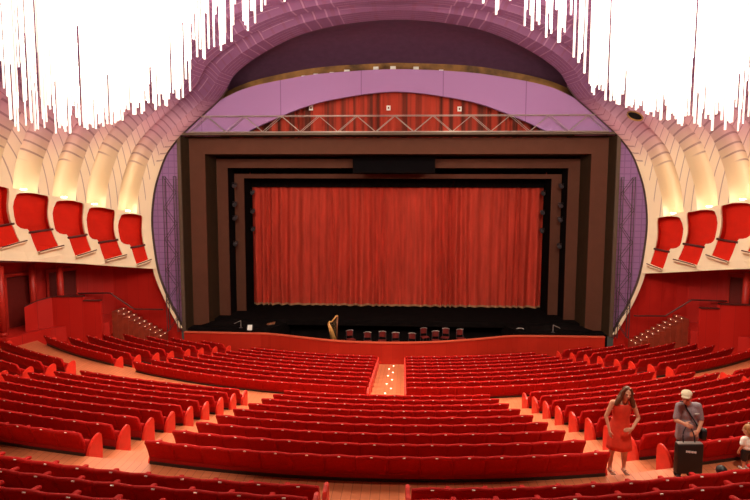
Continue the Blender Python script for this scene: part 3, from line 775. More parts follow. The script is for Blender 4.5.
for q, (px, py) in enumerate(((304, 79, ), (316, 77), (332, 75.5), (347, 73.5), (376, 70.5), (393, 70), (416, 70.5), (441, 73), (471, 78), (487, 81.5))):
    p = atY(px, py-1.5, 32.6)
    t = thing('floodlight', f'{ORD[q]} small pale floodlight from the left along the gallery above the arch', 'floodlight', p, 0, 'floodlights on the gallery')
    MB().box((0, 0, 0), (0.30, 0.22, 0.22), bev=0.02).build('housing', 'white' if q in (3, 4, 5, 6) else 'wood', t); MB().box((0, -0.115, 0), (0.24, 0.02, 0.16)).build('lens', 'white', t)
    MB().tube([(0, 0, -0.11), (0, 0, -0.5)], 0.02, 6).build('stem', 'darksteel', t)
for q, (px, py, Y, nm2) in enumerate(((635, 116, 27.5, 'dark oval spotlight opening in the right shell under the glass tubes'), (9, 62, 24, 'upper dark oval spotlight opening in the left shell'), (2, 87, 24, 'lower dark oval spotlight opening in the left shell'))):
    p = atY(px, py, Y)
    t = thing('spotlight_opening', nm2, 'spotlight opening', p, (-0.5 if px > 375 else 0.5))
    rot = Matrix.Rotation(0.45*(1 if px > 375 else -1), 3, 'Y')
    ringp = [rot @ Vector((0.36*math.cos(2*PI*k/20), 0, 0.17*math.sin(2*PI*k/20))) for k in range(21)]
    MB().tube(ringp, 0.04, 6, False).build('rim', 'brass_glow', t, True)
    MB().prism(ringp[:-1], (0, 0.12, 0)).build('hood', 'black', t)

# ---------------------------------------------------------------- chandelier: glass tubes
prof = [(2.0, 13.75), (2.4, 13.3), (2.9, 12.95), (3.9, 12.55), (4.4, 12.1), (5.0, 11.75), (5.15, 11.0), (6.3, 10.65), (7.6, 10.2), (8.6, 10.1), (10.5, 10.25), (13, 10.6)]
def zbot(x, y):
    ax = abs(x)*15.0/y
    if ax <= prof[0][0]: return prof[0][1]
    for a, b in zip(prof, prof[1:]):
        if a[0] <= ax <= b[0]:
            z = a[1]+(b[1]-a[1])*(ax-a[0])/(b[0]-a[0]); break
    else: z = prof[-1][1]
    return 8.55+(z-8.55)*y/15.0
def rod(mb, x, y, z0, z1, r, n=6):
    return mb.tube([(x, y, z0), (x, y, z1)], r, n)
for s, nm in ((-1, 'left'), (1, 'right')):
    rnd = random.Random(11 if s < 0 else 12)
    root = thing('chandelier', f'cluster of glowing glass tubes hanging from the ceiling on the {nm}', 'chandelier', (s*6.5, 15, 17.2))
    rods = []
    zones = ((2.05, 3.2, 28), (3.2, 5.0, 88), (5.0, 6.2, 110), (6.2, 7.5, 210), (7.5, 8.5, 75), (8.5, 9.6, 72), (9.6, 11.8, 85))
    for a_, b_, cnt in zones:
        for k in range(cnt):
            y = rnd.uniform(12.5, 18.0); ax = rnd.uniform(a_, b_); x = s*ax*y/15
            e = rnd.uniform(0, 0.35) if rnd.random() < 0.20 else 0.3+3.0*rnd.random()**1.3
            rods.append((x, y, zbot(x, y)+e, 17.0+rnd.uniform(-0.1, 0.1)))
    rods.sort(key=lambda q: (q[1]+rnd.uniform(-2, 2)))
    big, small = rods[:100], rods[100:]
    for x, y, zb, zt in big:
        mb = MB(); rod(mb, x, y, zb, zt, 0.025 if abs(x)*15/y < 8.7 else 0.018, 8); local(mb, root).build('glass_tube', 'tube' if abs(x)*15/y < 8.8 else 'tubedim', root, True)
    mb = MB()
    for x, y, zb, zt in small: rod(mb, x, y, zb, zt, 0.025 if abs(x)*15/y < 8.7 else 0.018, 6)
    tag(local(mb, root).build('glass_tubes', 'tube', root, True), kind='stuff')
    MB().lathe([(4.6, 0), (4.6, 0.12)], 40).build('ceiling_plate', 'cream', root)
    for x, y, z, e in ((s*5.0, 16.0, 13.2, 400), (s*8.6, 17.5, 11.8, 2100), (s*6.6, 20.5, 12.6, 1200)):
        ld = bpy.data.lights.new('chandelier_bulb', 'POINT'); ld.energy = e; ld.color = (1, 0.86, 0.68); ld.shadow_soft_size = 0.5
        lo_ = bpy.data.objects.new('chandelier_bulb', ld); COL.objects.link(lo_); lo_.location = (x, y, z)
    for x, y, e in ((s*4.5, 8.6, 900), (s*4.0, 15.5, 2300), (s*8.5, 18.5, 2100), (s*3.5, 22.0, 1300), (s*8.5, 25.0, 900), (s*3.5, 27.5, 1000)):
        ld = bpy.data.lights.new('fill_downlight', 'SPOT'); ld.energy = e; ld.color = (1, 0.82, 0.62); ld.spot_size = math.radians(110); ld.spot_blend = 0.8; ld.shadow_soft_size = 0.5  # unseen spots added overhead so seat tops catch light and backs stay darker
        lo_ = bpy.data.objects.new('fill_downlight', ld); COL.objects.link(lo_); lo_.location = (x, y, 16.4)
for x, y, tx in ((5.6, 5.0, 5.2), (-4.6, 5.0, -4.6)):
    ld = bpy.data.lights.new('aisle_fill', 'SPOT'); ld.energy = 3200; ld.color = (1, 0.86, 0.70); ld.spot_size = math.radians(24); ld.spot_blend = 0.7; ld.shadow_soft_size = 0.3  # added fill spots, no fixture here, brightening the couple and the cross aisle
    lo_ = bpy.data.objects.new('aisle_fill', ld); COL.objects.link(lo_); lo_.location = (x, y, 15.5)
    lo_.rotation_euler = (Vector((tx, 9.9, 4.2))-Vector((x, y, 15.5))).to_track_quat('-Z', 'Y').to_euler()
for p, t in box_lamps:
    ld = bpy.data.lights.new('box_bulb', 'POINT'); ld.energy = 5; ld.color = (1, 0.88, 0.66); ld.shadow_soft_size = 0.08
    lo_ = bpy.data.objects.new('box_bulb', ld); COL.objects.link(lo_); lo_.location = (p.x*0.985, p.y-0.12, p.z+0.13)

# ---------------------------------------------------------------- orchestra pit contents
ZP = 0.0
def at_pit(px, Y): q = atY(px, 335, Y); return Vector((q.x, Y, ZP))
ch = None
def copy_tree(o, parent=None):
    c_ = o.copy(); COL.objects.link(c_); c_.parent = parent
    for k in o.children: copy_tree(k, c_)
    return c_
for q, (px, Y, rz) in enumerate(((368, 31.2, 0.2), (382, 31.4, -0.1), (396, 31.2, 0.15), (411.5, 31.1, -0.2), (425, 32.4, 0.4), (436, 31.7, 0.1), (445, 32.4, -0.3), (461, 32.2, 0.3), (351, 31.6, 0.5), (532, 31.9, -0.4))):
    p = at_pit(px, Y)
    lab = {8: 'red orchestra chair nearest the harp in the pit', 9: 'red orchestra chair by the metal hoop at the right of the pit'}.get(q, f'{ORD[q]} red orchestra chair right of the harp, seen over the pit rail')
    if ch is None:
        ch = thing('orchestra_chair', lab, 'chair', p, rz, 'orchestra chairs in the pit')
        MB().box((0, 0, 0.46), (0.44, 0.42, 0.06), bev=0.02).build('seat', 'chairred', ch, True)
        bk = [(0.21*math.cos(PI*k/10), 0.19*1.0+0.05*math.sin(PI*k/10), 0) for k in range(11)]
        g = MB(); g.grid([[Vector((x, y, z)) for x, y, _ in bk] for z in (0.62, 0.74, 0.92)]); g.grid([[Vector((x, y+0.03, z)) for x, y, _ in bk] for z in (0.62, 0.74, 0.92)]); g.build('backrest', 'chairred', ch, True)
        MB().tube([(-0.22, 0.20, 0.92), (-0.1, 0.25, 0.945), (0.1, 0.25, 0.945), (0.22, 0.20, 0.92)], 0.016, 6).build('back_rim', 'steel', ch)
        for x in (-0.2, 0.2):
            for y in (-0.19, 0.19): MB().tube([(x, y, 0.0), (x*0.95, y*0.95, 0.9 if y > 0 else 0.45)], 0.016, 6).build('leg', 'darksteel', ch)
    else:
        c_ = copy_tree(ch); c_.location = p; c_.rotation_euler = (0, 0, rz); c_['label'] = lab
hp = thing('harp', 'golden concert harp standing in the orchestra pit', 'harp', at_pit(332.5, 31.6), 0.9)
MB().box((0, 0, 0.09), (0.55, 0.36, 0.18), bev=0.04).build('base', 'wood', hp)
g = MB(); g.tube([(0.20, 0, 0.16), (-0.12, 0, 1.0), (-0.30, 0, 1.40)], [0.19, 0.12, 0.06], 10); g.build('soundbox', 'harpgold', hp, True)
MB().tube([(0.30, 0, 0.16), (0.36, 0, 1.0), (0.40, 0, 1.72)], [0.045, 0.04, 0.05], 10).build('column', 'wood', hp, True)
MB().tube([(0.40, 0, 1.72), (0.30, 0, 1.74), (0.12, 0, 1.60), (-0.08, 0, 1.46), (-0.22, 0, 1.50), (-0.31, 0, 1.42)], [0.06, 0.05, 0.035, 0.035, 0.045, 0.05], 8).build('neck', 'harpgold', hp, True)
g = MB()
for k in range(16):
    t_ = k/15; g.tube([(0.17-0.42*t_, 0, 0.30+0.95*t_), (0.34-0.60*t_, 0, 1.66-0.2*math.sin(t_*2.6))], 0.0025, 4)
tag(g.build('strings', 'gold', hp), kind='stuff')
mr = thing('keyed_percussion', 'brown slatted wooden instrument at the left end of the pit', 'percussion instrument', at_pit(263.5, 32.3), 0.15)
g = MB()
for k in range(14): g.box((-0.62+0.095*k, 0, 0.90+0.022*k), (0.075, 0.55-0.02*k, 0.03))
g.build('bars', 'wood', mr); fmx = MB(); fmx.tube([(-0.68, -0.30, 0.86), (0.68, -0.2, 1.17)], 0.03, 6); fmx.tube([(-0.68, 0.30, 0.86), (0.68, 0.2, 1.17)], 0.03, 6); fmx.build('frame', 'wood', mr)
for x, y, z in ((-0.62, -0.28, 0.86), (-0.62, 0.28, 0.86), (0.62, -0.2, 1.14), (0.62, 0.2, 1.14)): MB().tube([(x, y, 0), (x, y, z)], 0.025, 6).build('leg', 'wood', mr)
MB().box((0.05, 0.24, 0.62), (1.2, 0.04, 0.4)).build('resonator_board', 'wood', mr)
def stand(px, Y, lab, sheet=True, hgt=1.05):
    t = thing('music_stand', lab, 'music stand', at_pit(px, Y))
    MB().tube([(0, 0, 0.05), (0, 0, hgt)], 0.014, 6).build('pole', 'darksteel', t)
    g = MB()
    for a in range(3): g.tube([(0, 0, 0.25), (0.28*math.cos(a*2.09), 0.28*math.sin(a*2.09), 0.0)], 0.012, 5)
    g.build('tripod', 'darksteel', t)
    g = MB().box((0, 0, 0), (0.34, 0.02, 0.26), mtx=Matrix.Translation((0, 0, hgt+0.1)) @ Matrix.Rotation(-0.35, 4, 'X')); g.build('desk', 'darksteel', t)
    if sheet:
        g = MB().box((0, -0.018, 0), (0.26, 0.006, 0.30), mtx=Matrix.Translation((0, 0, hgt+0.1)) @ Matrix.Rotation(-0.35, 4, 'X'))
        tag(g.build('music_sheet', 'white', None), 'white music sheet on the stand at the left end of the pit', 'music sheet').location = t.location
stand(250, 31.2, 'dark music stand holding a white sheet at the left end of the pit')
def boom(px, lab, s):
    p = atY(px, 331, 31.3); t = thing('microphone_stand', lab, 'microphone stand', (p.x, 31.3, 1.1))
    MB().lathe([(0.1, 0), (0.1, 0.02), (0.02, 0.04)], 12).build('base', 'darksteel', t)
    MB().tube([(0, 0, 0.03), (0, 0, 0.42)], 0.016, 6).build('pole', 'steel', t)
    MB().tube([(0, 0, 0.42), (s*0.38, 0, 0.24)], 0.014, 6).build('boom', 'steel', t)
boom(241, 'low bent stand on the apron left of the pit', -1); boom(553, 'low bent stand on the apron right of the pit', 1)
kd = thing('kettledrum', 'drum with a pale metal hoop at the right end of the pit', 'drum', at_pit(520.5, 31.9))
MB().lathe([(0.05, 0.35), (0.22, 0.42), (0.33, 0.58), (0.36, 0.82)], 20).build('bowl', 'copper', kd, True)
MB().tube([(0.37*math.cos(PI*2*k/24), 0.10*0+0.37*math.sin(PI*2*k/24)*0.5, 0.86+0.28*max(0, math.sin(PI*2*k/24))) for k in range(25)], 0.025, 6, False).build('hoop', 'steel', kd, True)
for a in range(3): MB().tube([(0.2*math.cos(a*2.09), 0.2*math.sin(a*2.09), 0.45), (0.36*math.cos(a*2.09), 0.36*math.sin(a*2.09), 0)], 0.02, 6).build('leg', 'darksteel', kd)

# ---------------------------------------------------------------- people
def blobs(items, name, m, parent, vox=0.012, smooth=4):
    """items: ('s', centre, radius or (rx,ry,rz)[, rz angle]) or ('c', p0, r0, p1, r1): fused into one continuous skin by a voxel remesh"""
    bm = bmesh.new()
    def sph(c, r, rot=None):
        sc = r if isinstance(r, (tuple, list)) else (r, r, r)
        mtx = Matrix.Translation(c) @ (rot.to_4x4() if rot else Matrix.Identity(4)) @ Matrix.Diagonal((*sc, 1))
        bmesh.ops.create_icosphere(bm, subdivisions=2, radius=1.0, matrix=mtx)
    for it in items:
        if it[0] == 's': sph(Vector(it[1]), it[2], it[3] if len(it) > 3 else None)
        else:
            a, r0, b, r1 = Vector(it[1]), it[2], Vector(it[3]), it[4]
            n = max(2, int((a-b).length/(min(r0, r1)*0.45))+1)
            for k in range(n+1): t = k/n; sph(a.lerp(b, t), r0+(r1-r0)*t)
    me = bpy.data.meshes.new(name); bm.to_mesh(me); bm.free()
    o = bpy.data.objects.new('tmp_'+name, me); COL.objects.link(o)
    md = o.modifiers.new('r', 'REMESH'); md.mode = 'VOXEL'; md.voxel_size = vox
    sm = o.modifiers.new('s', 'SMOOTH'); sm.factor = 0.5; sm.iterations = smooth
    dg = bpy.context.evaluated_depsgraph_get(); dg.update()
    me2 = bpy.data.meshes.new_from_object(o.evaluated_get(dg)); me2.name = name
    bpy.data.objects.remove(o)
    me2.materials.clear(); me2.materials.append(M[m]); me2.polygons.foreach_set('use_smooth', [True]*len(me2.polygons))
    return link(name, me2, parent)
def chain(pts): return [('c', pts[i][0], pts[i][1], pts[i+1][0], pts[i+1][1]) for i in range(len(pts)-1)]
def hand(w, fdir, palm_n, thumb_side, sc=1.0, curl=0.5):
    """w wrist, fdir finger direction, palm_n the way the palm faces, thumb_side +1/-1 across"""
    w, f, n = Vector(w), Vector(fdir).normalized(), Vector(palm_n)
    n = (n-f*n.dot(f)).normalized(); x = f.cross(n).normalized()*thumb_side; it = []
    k0 = w+f*0.085*sc
    it.append(('c', w, 0.024*sc, w+f*0.04*sc, 0.027*sc))
    for q in (-0.028, -0.009, 0.010, 0.028): it.append(('c', w+f*0.025*sc+x*q*0.7*sc, 0.015*sc, k0+x*q*sc, 0.0125*sc))
    for q, L in ((-0.030, 0.058), (-0.010, 0.074), (0.010, 0.080), (0.030, 0.070)):
        b = k0+x*q*sc; d1 = (f+n*curl*0.6).normalized(); d2 = (f*0.7+n*curl*1.5).normalized()
        m1 = b+d1*L*0.5*sc; it += chain([(b, 0.0105*sc), (m1, 0.0095*sc), (m1+d2*L*0.5*sc, 0.0075*sc)])
    tb = w+f*0.03*sc+x*0.03*sc; t1 = tb+(x*0.7+f*0.7+n*0.3).normalized()*0.04*sc; t2 = t1+(x*0.3+f*0.9+n*0.4).normalized()*0.032*sc
    it += chain([(tb, 0.014*sc), (t1, 0.0115*sc), (t2, 0.009*sc)])
    return it
def head(c, R, sc=1.0):
    """c centre of the skull, R 3x3 rotation; the face looks along local -y"""
    c = Vector(c); T = lambda x, y, z: c+R @ Vector((x, y, z))*sc
    return [('s', T(0, 0.012, 0.025), (0.074*sc, 0.092*sc, 0.092*sc), R), ('s', T(0, -0.022, -0.035), (0.060*sc, 0.066*sc, 0.078*sc), R), ('s', T(0, -0.058, -0.088), (0.028*sc, 0.026*sc, 0.022*sc), R),
            ('c', T(0, -0.088, 0.012), 0.009*sc, T(0, -0.106, -0.030), 0.014*sc), ('s', T(0.014, -0.092, -0.033), 0.009*sc), ('s', T(-0.014, -0.092, -0.033), 0.009*sc),
            ('s', T(0, -0.082, -0.062), (0.026*sc, 0.012*sc, 0.010*sc), R), ('s', T(0.030, -0.074, 0.022), (0.026*sc, 0.014*sc, 0.008*sc), R), ('s', T(-0.030, -0.074, 0.022), (0.026*sc, 0.014*sc, 0.008*sc), R),
            ('s', T(0.074, 0.012, -0.012), (0.010*sc, 0.020*sc, 0.032*sc), R), ('s', T(-0.074, 0.012, -0.012), (0.010*sc, 0.020*sc, 0.032*sc), R)]
def face_parts(c, R, parent, sc=1.0):
    c = Vector(c)
    for x in (-0.030, 0.030):
        mb = MB(); bm = bmesh.new(); bmesh.ops.create_icosphere(bm, subdivisions=2, radius=1.0, matrix=Matrix.Translation(c+R @ Vector((x, -0.079, 0.004))*sc) @ R.to_4x4() @ Matrix.Diagonal((0.013*sc, 0.007*sc, 0.007*sc, 1)))
        bm.verts.index_update(); mb.add([v.co for v in bm.verts], [[v.index for v in f.verts] for f in bm.faces]); bm.free(); mb.build('eye', 'eyedark', parent, True)
    mb = MB(); pts = [c+R @ Vector((0.024*math.cos(PI*k/6), -0.094+0.010*abs(math.cos(PI*k/6))**2, -0.062-0.004*math.sin(PI*k/6)))*sc for k in range(7)]
    mb.tube(pts, [0.003*sc, 0.005*sc, 0.006*sc, 0.006*sc, 0.006*sc, 0.005*sc, 0.003*sc], 6).build('mouth', 'lips', parent, True)
def loftz(sections, n=28):
    """sections: (cx, cy, z, rx, ry[, wave]) stacked rings"""
    rows = []
    for sct in sections:
        cx, cy, z, rx, ry = sct[:5]; wv = sct[5] if len(sct) > 5 else 0
        rows.append([Vector((cx+rx*math.cos(2*PI*k/n)*(1+wv*math.sin(2*PI*k/n*7)), cy+ry*math.sin(2*PI*k/n)*(1+wv*math.sin(2*PI*k/n*7+1)), z)) for k in range(n)])
    return rows

# woman in the red dress: turned a little to her left, looking down, one arm hanging, the other across
wp = atZ(618.0, 471.0, Z_AISLE); wp = Vector((wp.x, wp.y, Z_AISLE))
W = thing('person', 'woman in a sleeveless red dress with long brown hair standing in the aisle', 'person', wp); W.scale = (0.968,)*3
hc = (0.065, -0.09, 1.535); RH = Matrix.Rotation(-0.05, 3, 'Z') @ Matrix.Rotation(0.10, 3, 'X') @ Matrix.Rotation(0.10, 3, 'Y')
it = head(hc, RH)
it += chain([((0.04, -0.035, 1.36), 0.055), ((0.055, -0.06, 1.45), 0.05)])
it += [('c', (-0.14, -0.02, 1.335), 0.055, (0.19, -0.02, 1.335), 0.055), ('s', (0.02, -0.01, 1.22), (0.15, 0.10, 0.16)), ('s', (0.01, 0.0, 1.04), (0.125, 0.09, 0.14)), ('s', (0.0, 0.02, 0.90), (0.165, 0.115, 0.13))]
it += chain([((-0.165, -0.02, 1.335), 0.050), ((-0.275, -0.03, 1.07), 0.036), ((-0.235, -0.12, 0.845), 0.026)]) + hand((-0.235, -0.12, 0.845), (0.10, -0.2, -1), (1, 0.2, 0), 1, 1.0, 0.5)
it += chain([((0.205, -0.02, 1.335), 0.050), ((0.305, -0.06, 1.06), 0.036), ((0.130, -0.23, 0.915), 0.026)]) + hand((0.130, -0.23, 0.915), (-1, -0.25, -0.1), (0, 1, -0.4), 1, 1.0, 0.45)
it += chain([((-0.085, 0.02, 0.86), 0.088), ((-0.12, -0.01, 0.46), 0.058), ((-0.135, 0.03, 0.30), 0.056), ((-0.145, 0.03, 0.085), 0.034)])
it += chain([((0.085, 0.02, 0.86), 0.088), ((0.10, -0.02, 0.46), 0.058), ((0.105, 0.02, 0.30), 0.056), ((0.11, 0.02, 0.085), 0.034)])
for x in (-0.145, 0.11): it += [('c', (x, 0.045, 0.035), 0.034, (x+0.01, -0.12, 0.024), 0.026), ('c', (x, 0.03, 0.09), 0.034, (x, 0.03, 0.04), 0.036)]
blobs(it, 'body', 'skin', W, 0.0095, 3)
face_parts(hc, RH, W)
sec = [(0.02, -0.015, 1.325, 0.150, 0.098), (0.02, -0.015, 1.30, 0.168, 0.108), (0.02, -0.015, 1.27, 0.178, 0.118), (0.015, -0.012, 1.18, 0.168, 0.125), (0.01, 0.0, 1.05, 0.150, 0.112), (0.0, 0.012, 0.93, 0.182, 0.135), (-0.005, 0.01, 0.80, 0.208, 0.155, 0.01), (-0.005, 0.0, 0.66, 0.215, 0.170, 0.02), (-0.0, -0.005, 0.54, 0.222, 0.180, 0.03), (0.0, -0.005, 0.455, 0.226, 0.185, 0.04)]
d = MB(); d.grid(loftz(sec, 42), True); dr = d.build('dress', 'dress', W, True); sol = dr.modifiers.new('t', 'SOLIDIFY'); sol.thickness = 0.006
stp = MB()
for x in (-0.075, 0.115): stp.tube([(x, -0.098, 1.31), (x, -0.07, 1.375), (x, -0.02, 1.405), (x, 0.05, 1.37), (x, 0.085, 1.31)], 0.016, 6)
stp.build('dress_straps', 'dress', W, True)
c = Vector(hc); T = lambda x, y, z: c+RH @ Vector((x, y, z))
hr_ = [('s', T(0, 0.030, 0.040), (0.086, 0.094, 0.094), RH), ('s', T(0, 0.055, -0.02), (0.085, 0.060, 0.09), RH)]
for sx in (-1, 1):
    hr_ += chain([(T(sx*0.045, -0.035, 0.105), 0.026), (T(sx*0.080, -0.025, 0.03), 0.028), (T(sx*0.086, -0.010, -0.06), 0.032), (T(sx*0.120, 0.0, -0.14), 0.054), (T(sx*0.150, -0.005, -0.225), 0.044)])
    hr_ += chain([(T(sx*0.06, 0.05, 0.0), 0.045), (T(sx*0.085, 0.06, -0.12), 0.055), (T(sx*0.11, 0.055, -0.23), 0.045)])
blobs(hr_, 'hair', 'hairbrown', W, 0.011, 3)
for x in (-0.145, 0.11):
    g = MB(); g.box((x+0.005, -0.04, 0.008), (0.085, 0.24, 0.016), bev=0.006); g.tube([(x-0.045, -0.08, 0.02), (x, -0.085, 0.058), (x+0.05, -0.08, 0.02)], 0.008, 6); g.build('sandal', 'shoe', W)

# man with the flat cap, body to the camera, head turned to the woman
mp_ = atZ(684, 477.5, Z_AISLE); mp_ = Vector((mp_.x, mp_.y, Z_AISLE))
MN = thing('person', 'man in a grey shirt and pale flat cap with a shoulder strap', 'person', mp_); MN.scale = (0.965,)*3
hc = (-0.085, -0.10, 1.555); RH = Matrix.Rotation(-0.55, 3, 'Z') @ Matrix.Rotation(0.30, 3, 'X')
it = head(hc, RH, 1.04)
it += chain([((-0.02, -0.02, 1.40), 0.066), ((-0.07, -0.07, 1.49), 0.060)])
it += [('c', (-0.125, -0.0, 1.37), 0.062, (0.145, 0.0, 1.37), 0.062), ('s', (0.01, 0.0, 1.22), (0.155, 0.115, 0.17)), ('s', (0.01, -0.01, 1.02), (0.145, 0.12, 0.15)), ('s', (0.01, 0.0, 0.90), (0.14, 0.11, 0.11))]
aL = [((-0.155, 0.0, 1.365), 0.052), ((-0.215, -0.03, 1.10), 0.042), ((-0.165, -0.24, 1.12), 0.030)]
aR = [((0.175, 0.0, 1.365), 0.052), ((0.235, -0.03, 1.09), 0.042), ((0.075, -0.25, 0.985), 0.030)]
it += chain(aL)+hand(aL[2][0], (0.25, -1, 0.05), (1, 0.2, -0.4), 1, 1.08, 0.9)
it += chain(aR)+hand(aR[2][0], (-1, -0.30, -0.25), (0, 0.7, -0.7), 1, 1.08, 0.9)
it += chain([((-0.09, 0, 0.88), 0.090), ((-0.10, -0.02, 0.47), 0.060), ((-0.11, 0.03, 0.09), 0.040)])+chain([((0.10, 0, 0.88), 0.090), ((0.11, -0.02, 0.47), 0.060), ((0.12, 0.03, 0.09), 0.040)])
blobs(it, 'body', 'skinman', MN, 0.0095, 3)
face_parts(hc, RH, MN, 1.04)
sh_ = [('c', (-0.13, 0.0, 1.365), 0.074, (0.15, 0.0, 1.365), 0.074), ('s', (0.01, 0.0, 1.22), (0.178, 0.138, 0.18)), ('s', (0.01, -0.01, 1.03), (0.172, 0.146, 0.18)), ('s', (0.01, -0.005, 0.86), (0.178, 0.146, 0.13)), ('c', (-0.075, 0, 0.80), 0.125, (0.095, 0, 0.80), 0.125), ('c', (-0.075, -0.01, 0.98), 0.12, (-0.075, 0, 0.80), 0.125), ('c', (0.095, -0.01, 0.98), 0.12, (0.095, 0, 0.80), 0.125),
       ('c', (-0.02, -0.015, 1.40), 0.078, (-0.035, -0.03, 1.435), 0.07)]
sh_ += chain([((-0.158, 0.0, 1.362), 0.068), ((-0.206, -0.022, 1.15), 0.060)])+chain([((0.178, 0.0, 1.362), 0.068), ((0.226, -0.022, 1.14), 0.060)])
blobs(sh_, 'shirt', 'shirt', MN, 0.014, 4)
pk = MB().box((0.095, -0.140, 1.27), (0.09, 0.012, 0.012), rz=0.15, bev=0.003); pk.build('pocket_edge', 'tee', MN)
tr = [('s', (0.005, 0.0, 0.86), (0.150, 0.125, 0.10))]+chain([((-0.075, 0, 0.86), 0.100), ((-0.10, -0.02, 0.47), 0.082), ((-0.11, 0.03, 0.07), 0.070)])+chain([((0.085, 0, 0.86), 0.100), ((0.11, -0.02, 0.47), 0.082), ((0.12, 0.03, 0.07), 0.070)])
blobs(tr, 'trousers', 'trousers', MN, 0.014, 3)
for x in (-0.11, 0.12): blobs([('c', (x, 0.05, 0.045), 0.045, (x+(0.03 if x > 0 else -0.02), -0.15, 0.036), 0.036)], 'shoe', 'shoeblack' if x < 0 else 'shoe', MN, 0.012, 2)
c = Vector(hc); T = lambda x, y, z: c+RH @ Vector((x, y, z))*1.04
blobs([('s', T(0, 0.035, -0.01), (0.083, 0.078, 0.07), RH)], 'hair', 'hairbrown', MN, 0.012, 2)
blobs([('s', T(0, 0.010, 0.070), (0.098, 0.112, 0.062), RH), ('s', T(0, -0.075, 0.062), (0.078, 0.065, 0.020), RH), ('s', T(0, 0.012, 0.048), (0.090, 0.104, 0.030), RH)], 'flat_cap', 'cap', MN, 0.010, 3)
g = MB()
sp_ = [(-0.115, 0.06, 1.43), (-0.10, -0.05, 1.452), (-0.07, -0.115, 1.34), (0.0, -0.150, 1.22), (0.09, -0.155, 1.08), (0.175, -0.10, 0.97), (0.215, -0.02, 0.93)]
g.tube(catmull(sp_, 4), 0.013, 6); g.build('shoulder_strap', 'strap', MN, True)
# small bag on his hip, hanging from the strap
sb = MB().box((0, 0, 0), (0.10, 0.17, 0.19), bev=0.03)
hb = thing('shoulder_bag', 'small black bag hanging at the hip of the man in the cap', 'bag', mp_+Vector((0.255, -0.02, 0.83)))
sb.build('pouch', 'bag', hb, True); MB().box((0.0, -0.087, 0.03), (0.085, 0.012, 0.10), bev=0.005).build('flap', 'strap', hb)
# large flat black case he holds before his legs
cs = thing('carry_case', 'large flat black case with a pale mark held in front of the man', 'case', mp_+Vector((-0.11, -0.33, 0.25)), 0.06)
MB().box((0, 0, 0.27), (0.44, 0.13, 0.52), bev=0.018).build('shell', 'bag', cs, True)
MB().box((0.0, 0, 0.535), (0.42, 0.10, 0.014), bev=0.004).build('top_seam', 'steel', cs)
g = MB()
for k in range(7): g.box((-0.075+0.026*k, -0.068, 0.41-0.003*k), (0.019, 0.006, 0.036-0.006*(k % 2)))
g.build('printed_mark', 'white', cs)
g = MB(); g.tube(catmull([(-0.10, 0, 0.53), (-0.09, 0.04, 0.68), (-0.02, 0.07, 0.80), (0.03, 0.07, 0.80), (0.09, 0.04, 0.68), (0.10, 0, 0.53)], 5), 0.010, 6); g.build('handle', 'strap', cs, True)

# small child at the picture's right edge, seen from behind
cp_ = atZ(747.5, 471, Z_AISLE); cp_ = Vector((cp_.x, cp_.y+0.05, Z_AISLE))
CH_ = thing('person', 'small fair-haired child in a white top at the aisle\'s right end', 'person', cp_, 0.35); CH_.scale = (0.94,)*3
RH = Matrix.Rotation(PI+0.2, 3, 'Z') @ Matrix.Rotation(0.15, 3, 'X'); hc = (0, 0.02, 0.80)
it = head(hc, RH, 0.92)+chain([((0, 0, 0.66), 0.042), ((0, 0.01, 0.74), 0.04)])
it += [('c', (-0.09, 0, 0.63), 0.04, (0.09, 0, 0.63), 0.04), ('s', (0, 0, 0.53), (0.105, 0.08, 0.12)), ('s', (0, 0, 0.42), (0.10, 0.085, 0.09))]
it += chain([((-0.11, 0, 0.63), 0.034), ((-0.145, 0.0, 0.49), 0.026), ((-0.14, 0.06, 0.38), 0.020)])+hand((-0.14, 0.06, 0.38), (0, 0.3, -1), (1, 0, 0), 1, 0.62, 0.4)
it += chain([((0.11, 0, 0.63), 0.034), ((0.145, 0.0, 0.49), 0.026), ((0.14, 0.06, 0.38), 0.020)])+hand((0.14, 0.06, 0.38), (0, 0.3, -1), (-1, 0, 0), -1, 0.62, 0.4)
for x in (-0.055, 0.055): it += chain([((x, 0, 0.40), 0.058), ((x*1.2, 0.01, 0.22), 0.042), ((x*1.2, 0, 0.05), 0.028)])+[('c', (x*1.2, -0.01, 0.025), 0.024, (x*1.25, 0.09, 0.02), 0.02)]
blobs(it, 'body', 'skin', CH_, 0.009, 3); face_parts(hc, RH, CH_, 0.92)
blobs([('c', (-0.095, 0, 0.635), 0.052, (0.095, 0, 0.635), 0.052), ('s', (0, 0, 0.54), (0.128, 0.102, 0.12)), ('s', (0, 0, 0.46), (0.125, 0.105, 0.07))]+chain([((-0.115, 0, 0.63), 0.050), ((-0.142, 0, 0.545), 0.045)])+chain([((0.115, 0, 0.63), 0.050), ((0.142, 0, 0.545), 0.045)]), 'tee_shirt', 'tee', CH_, 0.012, 3)
blobs([('s', (0, 0, 0.40), (0.122, 0.105, 0.07)), ('c', (-0.06, 0, 0.38), 0.07, (-0.068, 0, 0.24), 0.066), ('c', (0.06, 0, 0.38), 0.07, (0.068, 0, 0.24), 0.066)], 'shorts', 'hairblack', CH_, 0.012, 3)
c = Vector(hc); T = lambda x, y, z: c+RH @ Vector((x, y, z))*0.92
blobs([('s', T(0, 0.030, 0.040), (0.084, 0.090, 0.088), RH), ('s', T(0, 0.060, -0.03), (0.080, 0.050, 0.08), RH), ('c', T(0.02, 0.085, 0.0), 0.045, T(0.03, 0.10, -0.12), 0.03), ('c', T(-0.03, 0.085, 0.0), 0.045, T(-0.03, 0.09, -0.11), 0.03)], 'hair', 'hairblond', CH_, 0.011, 3)
for x in (-0.066, 0.066): blobs([('c', (x, -0.02, 0.03), 0.032, (x*1.05, 0.085, 0.026), 0.028)], 'shoe', 'tee', CH_, 0.01, 2)

